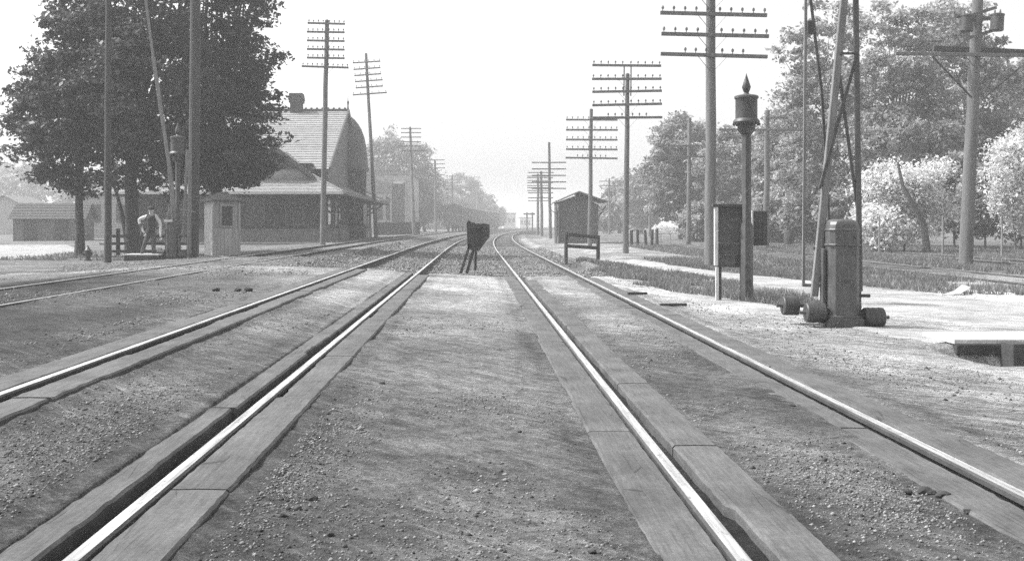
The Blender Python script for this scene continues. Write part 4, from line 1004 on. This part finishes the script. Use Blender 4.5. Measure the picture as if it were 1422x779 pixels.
def tree(name, label, foot, ells, nclump, per, size, r0, mleaf, mbark, seed, group=None, cat='tree', trunk_top=None, bend=(0, 0), rc=(.45, .95), flat=.55, limbs=9, shell=.5):
    t = thing(name, label, cat, foot, group=group); f = Vector(foot)
    V, Fq, C = leaves(ells, nclump, per, size, seed, flat, rc, shell)
    cm = fast_mesh('crown', V - np.array(foot), Fq); cm.attributes.new('age', 'FLOAT', 'POINT').data.foreach_set('value', AGE.astype(np.float32)); link('crown', cm, t, mleaf)
    rr = random.Random(seed)
    if r0:
        el = ells[0]; top = Vector((el[0], el[1], el[2] + el[5] * .25)) - f if trunk_top is None else Vector(trunk_top) - f
        mb = MB(); k = 7; pts = []; rad = []
        for i in range(k + 1):
            u = i / k; pts.append((top.x * u ** 1.4 + bend[0] * math.sin(math.pi * u) + rr.gauss(0, r0 * .2) * (0 < i < k), top.y * u + rr.gauss(0, r0 * .2) * (0 < i), -.2 + (top.z + .2) * u)); rad.append(r0 * (1.25 if i == 0 else 1) * (1 - .72 * u))
        mb.tube(pts, rad, 9)
        cs = [Vector(c) - f for c in C[rr.sample(range(len(C)), min(len(C), limbs * 4))]]
        cs = sorted(cs, key=lambda c: -c.length)[:limbs]
        for c in cs:
            u = rr.uniform(.35, .9); i = int(u * k); p = Vector(pts[i]).lerp(Vector(pts[i + 1]), u * k - i); rb_ = (rad[i]) * .5
            mid = p.lerp(c, .5) + Vector((rr.gauss(0, .2), rr.gauss(0, .2), rr.uniform(.0, .4)))
            mb.tube([p, p.lerp(mid, .5), mid, c], [rb_, rb_ * .8, rb_ * .55, rb_ * .15], 6)
        mb.build('trunk', mbark, t, True)
    return t
def el(px, py, Z, rx, rz, ry=None, dy=0):
    s = Z / F; return (WX(px, Z), Z + dy, WZ(py, Z), rx * s, (ry if ry else rx * .85) * s, rz * s)
LT = 'large maples at the left of the crossing'
tree('maple_tree', 'big maple whose straight trunk stands at the left by the hydrant', (WX(111, 42), 42, 0),
     [el(105, 160, 42, 78, 80), el(130, 80, 42.5, 66, 70), el(38, 180, 42, 34, 26), el(30, 140, 42, 22, 18), el(66, 100, 42, 34, 30), el(95, 50, 42, 34, 30), el(105, 5, 43, 36, 36), el(40, 222, 42, 32, 18), el(78, 246, 41.5, 36, 16), el(128, 256, 41.5, 40, 20), el(60, 70, 42, 14, 12), el(22, 196, 42, 16, 12)],
     520, 80, .095, .19, M['leaf'], M['bark'], 1, LT, trunk_top=(WX(113, 42), 42, 6.5), rc=(.3, .8), flat=.45, limbs=16)
tree('maple_tree', 'big maple with a forked dark trunk directly behind the standing man', (WX(186, 45), 45, 0),
     [el(200, 120, 42, 85, 100, 110), el(190, 20, 42, 85, 70, 100), el(215, 210, 44, 72, 50), el(250, 250, 44.5, 40, 26), el(165, 255, 44, 34, 22), el(215, -90, 44, 110, 70)],
     560, 80, .10, .34, M['leaf'], M['bark'], 2, LT, bend=(-.1, 0), rc=(.35, .9), flat=.45, limbs=14)
tree('maple_tree', 'big dark maple overhanging the shanty and the station roof', (WX(300, 47), 47, 0),
     [el(300, 110, 46, 62, 110), el(335, 170, 46, 46, 70), el(300, 225, 45, 74, 40), el(350, 50, 46.5, 30, 34), el(356, 100, 46, 28, 26), el(368, 150, 46, 22, 22), el(372, 205, 45.5, 22, 22), el(352, 240, 45, 32, 18), el(345, 5, 47, 36, 30), el(310, -50, 47, 70, 60), el(383, 222, 45, 12, 10), el(376, 78, 46, 12, 12)],
     560, 80, .10, .34, M['leaf'], M['bark'], 3, LT, rc=(.3, .85), flat=.45, limbs=14)
lm = MB().tube([(WX(179, 44.6), 44.6, 0), (WX(172, 44.6), 44.6, WZ(310, 44.6)), (WX(165, 44.6), 44.5, WZ(275, 44.6)), (WX(155, 44.6), 44.4, WZ(240, 44.6))], [.13, .1, .08, .05], 8).build('tree_stem', M['bark'], None, True)
tag(lm, 'slender dark tree stem leaning left from the forked trunk behind the fence', 'tree')
RT = 'trees beyond the trolley tracks on the right'
def rt(label, px, foot_py, Z, ells, n, seed, size=.115, r0=.18, per=95, m='leaf_mid', name='broadleaf_tree', **kw):
    X = WX(px, Z); return tree(name, label, (X, Z, g1(X, Z) - .05), ells, n, per, size, r0, M[m], M['bark_pale'], seed, kw.pop('group', RT), **kw)
rt('rounded hazy tree rising left of the tallest telegraph pole', 945, 335, 88, [el(948, 205, 88, 48, 50), el(930, 250, 88, 40, 60), el(965, 265, 88, 45, 60)], 300, 21, .14)
rt('hazy tree right behind the tallest telegraph pole', 1012, 335, 84, [el(1015, 235, 84, 52, 56), el(1030, 285, 84, 45, 45)], 260, 22, .14)
rt('tree between the lantern post and the gate arm', 1095, 335, 74, [el(1095, 215, 74, 48, 70), el(1085, 275, 74, 48, 50)], 300, 23, .14)
rt('tall airy tree right behind the raised gate arm', 1150, 335, 62, [el(1150, 140, 62, 70, 60), el(1120, 70, 62, 44, 40), el(1160, 40, 62, 40, 34), el(1100, 130, 62, 24, 30), el(1150, 225, 62, 70, 60), el(1140, 12, 62, 26, 14)], 280, 24, .12)
rt('broad airy tree with visible limbs right of the gate arm', 1255, 325, 56, [el(1235, 95, 56, 60, 40), el(1290, 40, 56, 60, 34), el(1225, 25, 56, 50, 26), el(1275, 125, 56, 60, 34), el(1250, 190, 56, 90, 50), el(1215, 160, 56, 30, 26)], 270, 25, .11, .2, limbs=14)
rt('tall dense tree directly behind the transformer pole', 1345, 330, 60, [el(1345, 140, 60, 70, 80), el(1325, 40, 60, 50, 40), el(1370, 75, 60, 30, 30), el(1350, 225, 60, 85, 60)], 340, 26, .12)
rt('dense tree cut by the right edge of the view', 1425, 330, 63, [el(1430, 140, 63, 44, 70), el(1420, 225, 63, 60, 60)], 230, 27, .12)
rt('low tree filling the gap behind the lantern post', 1060, 335, 92, [el(1050, 280, 92, 50, 45)], 180, 28, .22)
SG = 'shrubs along the foot of the right trees'
for i, (px, py, Z, rx, rz, lb_) in enumerate(((1078, 300, 70, 34, 36, 'dark shrub seen just right of the smaller notice board'), (1125, 300, 64, 36, 40, 'dark shrub behind the left leg of the gate arm'), (1180, 285, 60, 40, 50, 'dark shrub behind the gate cabinet'),
        (1325, 268, 52, 42, 52, 'dark shrub left behind the transformer pole'), (1368, 285, 50, 32, 42, 'dark shrub right behind the transformer pole'), (1418, 300, 54, 30, 30, 'dark shrub at the right edge under the pale one'),
        (1260, 245, 58, 60, 50, 'tall dark shrub rising above the pale shrub'), (985, 310, 76, 40, 28, 'dark shrub between the line pole and the lantern post'))):
    rt(lb_, px, 335, Z, [el(px, py, Z, rx, rz)], 110, 40 + i, .13, .06, name='shrub', cat='shrub', group=SG, limbs=5)
PGp = 'pale sunlit shrubs before the right trees'  # leaf colour stands in for glare on sunlit foliage
rt('large shrub painted sunlit pale left of the transformer pole', 1255, 335, 46, [el(1262, 262, 46, 34, 34), el(1228, 245, 46, 24, 18), el(1290, 300, 46, 22, 26), el(1222, 292, 46, 20, 26), el(1255, 318, 46, 30, 18), el(1300, 240, 46, 16, 14), el(1205, 262, 46, 10, 22)], 190, 61, .07, .06, m='leaf_sun_blossom', name='sunlit_paint_shrub', cat='shrub', group=PGp)
rt('small low shrub painted sunlit pale at the grass edge below the large pale one', 1215, 338, 45, [el(1216, 318, 45, 26, 26)], 50, 62, .09, .04, m='leaf_sun_blossom', name='sunlit_paint_shrub', cat='shrub', group=PGp)
rt('shrub painted sunlit pale at the right edge beyond the transformer pole', 1410, 330, 47, [el(1400, 225, 47, 24, 28), el(1424, 200, 47, 24, 22), el(1412, 262, 47, 26, 26), el(1384, 206, 47, 10, 12), el(1432, 300, 47, 30, 26), el(1394, 285, 47, 12, 14)], 150, 63, .075, .06, m='leaf_sun_blossom', name='sunlit_paint_shrub', cat='shrub', group=PGp)
lm = MB().tube([(WX(1288, 44), 44, 0), (WX(1283, 44), 44, WZ(312, 44)), (WX(1268, 44), 44, WZ(285, 44)), (WX(1256, 44), 44.2, WZ(258, 44)), (WX(1252, 44), 44.4, WZ(225, 44))], [.16, .14, .11, .09, .04], 8).build('tree_stem', M['bark'], None, True)
tag(lm, 'dark crooked stem leaning left in front of the large pale shrub', 'tree')
for px, py, rx, rz, lb_ in ((918, 318, 9, 6, 'small white flowering bush right of the short dark posts'), (931, 321, 8, 5, 'smallest white flowering bush near the line pole')):
    rt(lb_, px, 330, 66, [el(px, py, 66, rx, rz)], 9, int(px), .05, .02, m='leaf_sun_blossom', name='flowering_bush', cat='bush', per=30, rc=(.1, .28), limbs=3)
FT = 'hazy trees far along the line'
FAR = [('hazy tree with a spiky top rising behind the flat roofed building', 540, 178, [el(540, 235, 178, 36, 48), el(541, 195, 178, 12, 24), el(520, 270, 178, 34, 45)], 260),
       ('hazy rounded tree right behind the flat roofed building', 590, 182, [el(588, 275, 182, 34, 42), el(580, 220, 182, 18, 30)], 240),
       ('hazy tree standing behind the nearest boxcar', 615, 262, [el(610, 290, 262, 30, 34)], 120),
       ('tallest hazy tree in the far row above the boxcars', 640, 268, [el(643, 272, 268, 30, 32), el(625, 285, 268, 30, 30)], 160),
       ('lower hazy tree right of the tallest one above the boxcars', 668, 280, [el(668, 290, 280, 22, 24)], 90),
       ('lowest faint tree at the right end of the far row', 688, 300, [el(687, 300, 300, 14, 14)], 50),
       ('faint far tree right behind the gabled shed', 860, 150, [el(862, 285, 150, 26, 34), el(845, 300, 150, 26, 20)], 150),
       ('faint far tree behind the short fence posts', 890, 140, [el(892, 278, 140, 30, 40)], 150),
       ('faint broad tree far behind the long shed on the left', 40, 230, [el(40, 262, 230, 60, 34)], 150),
       ('faint far tree at the left edge of the view', -20, 240, [el(-10, 255, 240, 50, 34)], 100),
       ('faint far tree glimpsed between the left trunks', 130, 220, [el(130, 275, 220, 50, 30)], 120)]
for i, (lb_, px, Z, ells, n) in enumerate(FAR):
    tree('far_tree', lb_, (WX(px, Z), Z, 0), ells, n, 45, .28 if Z < 200 else .38, .25, M['leaf_far_haze'], M['bark'], 80 + i, FT, rc=(.9, 1.8), limbs=4)

# ------------------------------------------------------------------ grass, gravel, loose clods
def grass(name, n, xr, yr_, mask, hgt, seed, m='grass'):
    r = np.random.default_rng(seed); Y = yr_[0] + (yr_[1] - yr_[0]) * r.random(n) ** 1.3; X = r.uniform(xr[0], xr[1], n) + 0
    k = mask(X, Y) * (fbm(X * 1.1, Y * .8, seed) > .42) ; X, Y = X[k > 0], Y[k > 0]; n = len(X)
    Z = gz(X, Y); h = hgt * r.uniform(.4, 1.3, n) * (.5 + 1.1 * fbm(X * .7, Y * .5, seed + 3)); a = r.uniform(0, 6.28, n); wd = .003 + .00045 * Y
    dx, dy = np.cos(a) * wd, np.sin(a) * wd; lx_ = r.normal(0, .35, n) * h; ly = r.normal(0, .35, n) * h
    V = np.stack([np.stack([X - dx, Y - dy, Z - .01], -1), np.stack([X + dx, Y + dy, Z - .01], -1), np.stack([X + lx_, Y + ly, Z + h], -1)], 1).reshape(-1, 3)
    gm = fast_mesh(name, V, np.arange(n * 3).reshape(-1, 3)); gm.attributes.new('age', 'FLOAT', 'POINT').data.foreach_set('value', np.repeat(.7 + .6 * fbm(X * .8, Y * .6, 19), 3).astype(np.float32))
    return tag(link(name, gm, None, M[m]), kind='stuff')
def pathmask(X, Y):
    c = np.interp(Y, [12, 14, 17.5, 21, 26, 30, 36, 46, 60, 100], [8.7, 8.1, 7.1, 6.8, 6.2, 5.8, 5.4, 4.6, 4.5, 5.9]); wv = np.interp(Y, [12, 14, 17.5, 21, 26, 30, 60, 100], [2.9, 2.4, 1.6, 1.2, .7, .55, .7, .8])
    return np.abs(X - c) > wv
def strip2(X, Y):
    c = np.interp(Y, [11.3, 13, 15, 17.5, 20, 21.4], [6.5, 4.85, 4.4, 3.8, 3.1, 2.75]); return (X - c > .35)
grass('grass', 130000, (3.2, 8), (15, 60), lambda X, Y: pathmask(X, Y) & (X - curve(Y) > 3.1 + .4 * np.sin(Y * .7)) & ((Y < 36 + 3 * np.sin(X * 2)) | (X > 8.2)) & ((Y > 21) | strip2(X, Y)) & ~((X < 3.8) & (X > 2.8) & (Y > 32) & (Y < 37.3)), .10, 5)
grass('grass', 150000, (6, 24), (19, 60), lambda X, Y: pathmask(X, Y) & (np.abs(X - 11.7) > .85) & ((Y < 39) | (X > 8.4)), .12, 6)
grass('grass', 9000, (-17, -10.5), (37, 48), lambda X, Y: (fbm(X, Y * .6, 2) > .5), .12, 8)

def gravel(name, n, xr, yr_, size, mask, seed):
    r = np.random.default_rng(seed); u = r.random(n); Y = yr_[0] * (yr_[1] / yr_[0]) ** u; X = r.uniform(xr[0], xr[1], n)
    k = mask(X, Y) > r.random(n); X, Y = X[k], Y[k]; n = len(X); Z = gz(X, Y)
    s = size * np.exp(r.normal(0, .36, n)) * (.8 + .022 * Y)
    base = np.array([(1, 0, 0), (0, 1, 0), (-1, 0, 0), (0, -1, 0), (0, 0, .75), (0, 0, -.6)])
    V = base[None] * s[:, None, None] * r.uniform(.55, 1.2, (n, 6, 1)); a = r.uniform(0, 6.28, n); ca, sa = np.cos(a)[:, None], np.sin(a)[:, None]
    V = np.stack([V[..., 0] * ca - V[..., 1] * sa, V[..., 0] * sa + V[..., 1] * ca, V[..., 2]], -1) + np.stack([X, Y, Z + s * .12], -1)[:, None]
    Fb = np.array([(0, 1, 4), (1, 2, 4), (2, 3, 4), (3, 0, 4), (1, 0, 5), (2, 1, 5), (3, 2, 5), (0, 3, 5)])
    Fq = (Fb[None] + (np.arange(n) * 6)[:, None, None]).reshape(-1, 3)
    return tag(link(name, fast_mesh(name, V.reshape(-1, 3), Fq), None, M['stonebit']), kind='stuff')
def offplank(X, Y):
    ok = np.ones_like(X)
    for xr in (XA, XB, XC, XD): ok *= (np.abs(X - curve(Y) - xr) > .40)
    return ok
def gmask(X, Y):
    m_ = sstep(.52, .68, fbm(X * .9, Y * .7, 51)) * .22 + .001
    m_ = np.maximum(m_, 1.0 * np.exp(-(((X + 2.0) / .36) ** 2 + ((Y - 5.7) / 1.4) ** 2)))
    m_ = np.maximum(m_, 1.0 * np.exp(-(((X + .84) / .20) ** 2 + ((Y - 5.4) / 1.7) ** 2)))
    m_ = np.maximum(m_, .9 * np.exp(-(((X - 1.75) / .45) ** 2 + ((Y - 5.0) / .9) ** 2)))
    return m_ * offplank(X, Y) * (.35 + 1.3 * fbm(X * 4, Y * 4, 91))
gravel('gravel', 230000, (-4.5, 4.2), (3.2, 14), .0068, gmask, 71)
gravel('gravel', 60000, (-5, 4.0), (END, 60), .016, lambda X, Y: (X - curve(Y) > -4.6) * (X - curve(Y) < 3.6) * .8, 72)
gravel('gravel', 30000, (-12, -3.4), (9, 40), .012, lambda X, Y: sstep(.45, .65, fbm(X * .6, Y * .4, 55)) * .7, 73)
gravel('gravel', 26000, (3, 12), (6, 26), .009, lambda X, Y: sstep(.5, .65, fbm(X * .7, Y * .4, 57)) * .6, 74)

def clod(label, px, py, r, seed, group, mats='clod', flat=.65):
    Z = F * (CH - .02) / (py - VY); X = WX(px, Z); z = g1(X, Z); Z = F * (CH - z) / (py - VY); X = WX(px, Z)
    bm = bmesh.new(); bmesh.ops.create_icosphere(bm, subdivisions=2, radius=r); rr = random.Random(seed); o_ = Vector((rr.random() * 9, rr.random() * 9, 0))
    from mathutils import noise as mn
    for v in bm.verts:
        k = 1 + .55 * mn.noise(v.co / r * .9 + o_) + .25 * mn.noise(v.co / r * 2.3 + o_); v.co = Vector((v.co.x * k * 1.1, v.co.y * k, v.co.z * k * flat))
    me = bpy.data.meshes.new('clod'); bm.to_mesh(me); bm.free()
    o = link('clod', me, None, M[mats], False); o.location = (X, Z, z + r * .3); return tag(o, label, 'clod', group)
CG = 'dark clods lying on the crossing'
for i, (px, py, r, lb_) in enumerate(((435, 694, .020, 'dark clod in the gravel right of the left inner rail, largest there'), (393, 716, .011, 'small dark clod just below left of the largest gravel clod'), (401, 706, .009, 'tiny dark clod between the two lower left ones'), (459, 742, .012, 'dark clod near the bottom below the gravel patch'),
        (823, 768, .015, 'dark clod at the bottom beside the left edge plank of the right track'), (722, 600, .012, 'small dark clod in the middle of the dirt between the tracks'), (530, 534, .022, 'stone sitting on the dirt just right of the left inner rail plank'),
        (1288, 686, .035, 'dark dung heap left part between the right rails'), (1308, 690, .03, 'dark dung heap right part between the right rails'), (1345, 712, .022, 'dark clod right below the dung heap between the right rails'), (1262, 684, .02, 'dark clod left of the dung heap between the right rails'),
        (345, 405, .07, 'dark dirt clod on the pale ground right of the siding rail'), (330, 404, .05, 'smaller dark clod beside the larger one near the siding'), (300, 404, .05, 'dark clod farthest left in the row near the siding'), (1100, 565, .02, 'small dark clod left of the right outer rail'))):
    clod(lb_, px, py, r, 300 + i, CG)
for px, py, L, lb_ in ((950, 382, .6, 'dark loose board lying in the grass edge beyond the crossing'), (885, 409, .34, 'short dark stick lying on the pale strip by the right outer rail'), (935, 424, .4, 'thin dark stick lying on dirt right of the outer rail')):
    Z = F * CH / (py - VY); X = WX(px, Z); o = MB().box((0, 0, 0), (L, .07, .04)).build('loose_board', M['darkwood'], None, bevel=.005); o.location = (X, Z, g1(X, Z) + .025); o.rotation_euler = (0, 0, .1)
    tag(o, lb_, 'board', 'loose boards and sticks by the right rail')
Z = 17.6; o = MB().poly([(0, 0, 0), (.35, .05, .02), (.62, .25, .12), (.5, .32, .16), (.3, .2, .06)], .012, (0, 0, 1)).build('paper_scrap', M['trim'], None)
Zp = F * CH / (408 - VY); o.location = (WX(1308, Zp), Zp, g1(WX(1308, Zp), Zp) + .02); tag(o, 'crumpled white paper scrap at the grass edge of the right footpath', 'paper')

for i, (px0, px1, top, Zb_, lb_) in enumerate(((699, 716, 297, 330, 'faint pale blocky building at the vanishing point left of the far right track'), (722, 737, 303, 360, 'fainter lower blocky building right beside the other one at the vanishing point'))):
    S = Zb_ / F; fb = thing('distant_building', lb_, 'building', (WX(px0, Zb_), Zb_, 0), group='faint buildings at the vanishing point'); W_ = (px1 - px0) * S; H = WZ(top, Zb_)
    MB().box((W_ / 2, 5, H / 2), (W_, 10, H)).build('wall', M['trim'], fb); MB().box((W_ / 2, 5, H + .15), (W_ + .5, 10.5, .3)).build('roof', M['roof_mid'], fb)
    for k in range(3): MB().box((W_ * (k + .5) / 3, -.03, H * .55), (.8, .1, 1.4)).build('window', M['glass'], fb)

# ------------------------------------------------------------------ haze
hb_ = MB().box((0, 420, 9.0), (1840, 1000, 22.0)).build('haze', M['trim'], None); hb_.data.materials.clear()
hm = bpy.data.materials.new('haze_air'); hm.use_nodes = True; t = hm.node_tree; t.nodes.clear()
o = t.nodes.new('ShaderNodeOutputMaterial'); pv = t.nodes.new('ShaderNodeVolumePrincipled')
pv.inputs['Color'].default_value = (.97, .97, .97, 1); pv.inputs['Density'].default_value = HAZE_DENSITY; pv.inputs['Anisotropy'].default_value = 0.0
t.links.new(pv.outputs[0], o.inputs['Volume']); hb_.data.materials.append(hm); tag(hb_, kind='stuff')
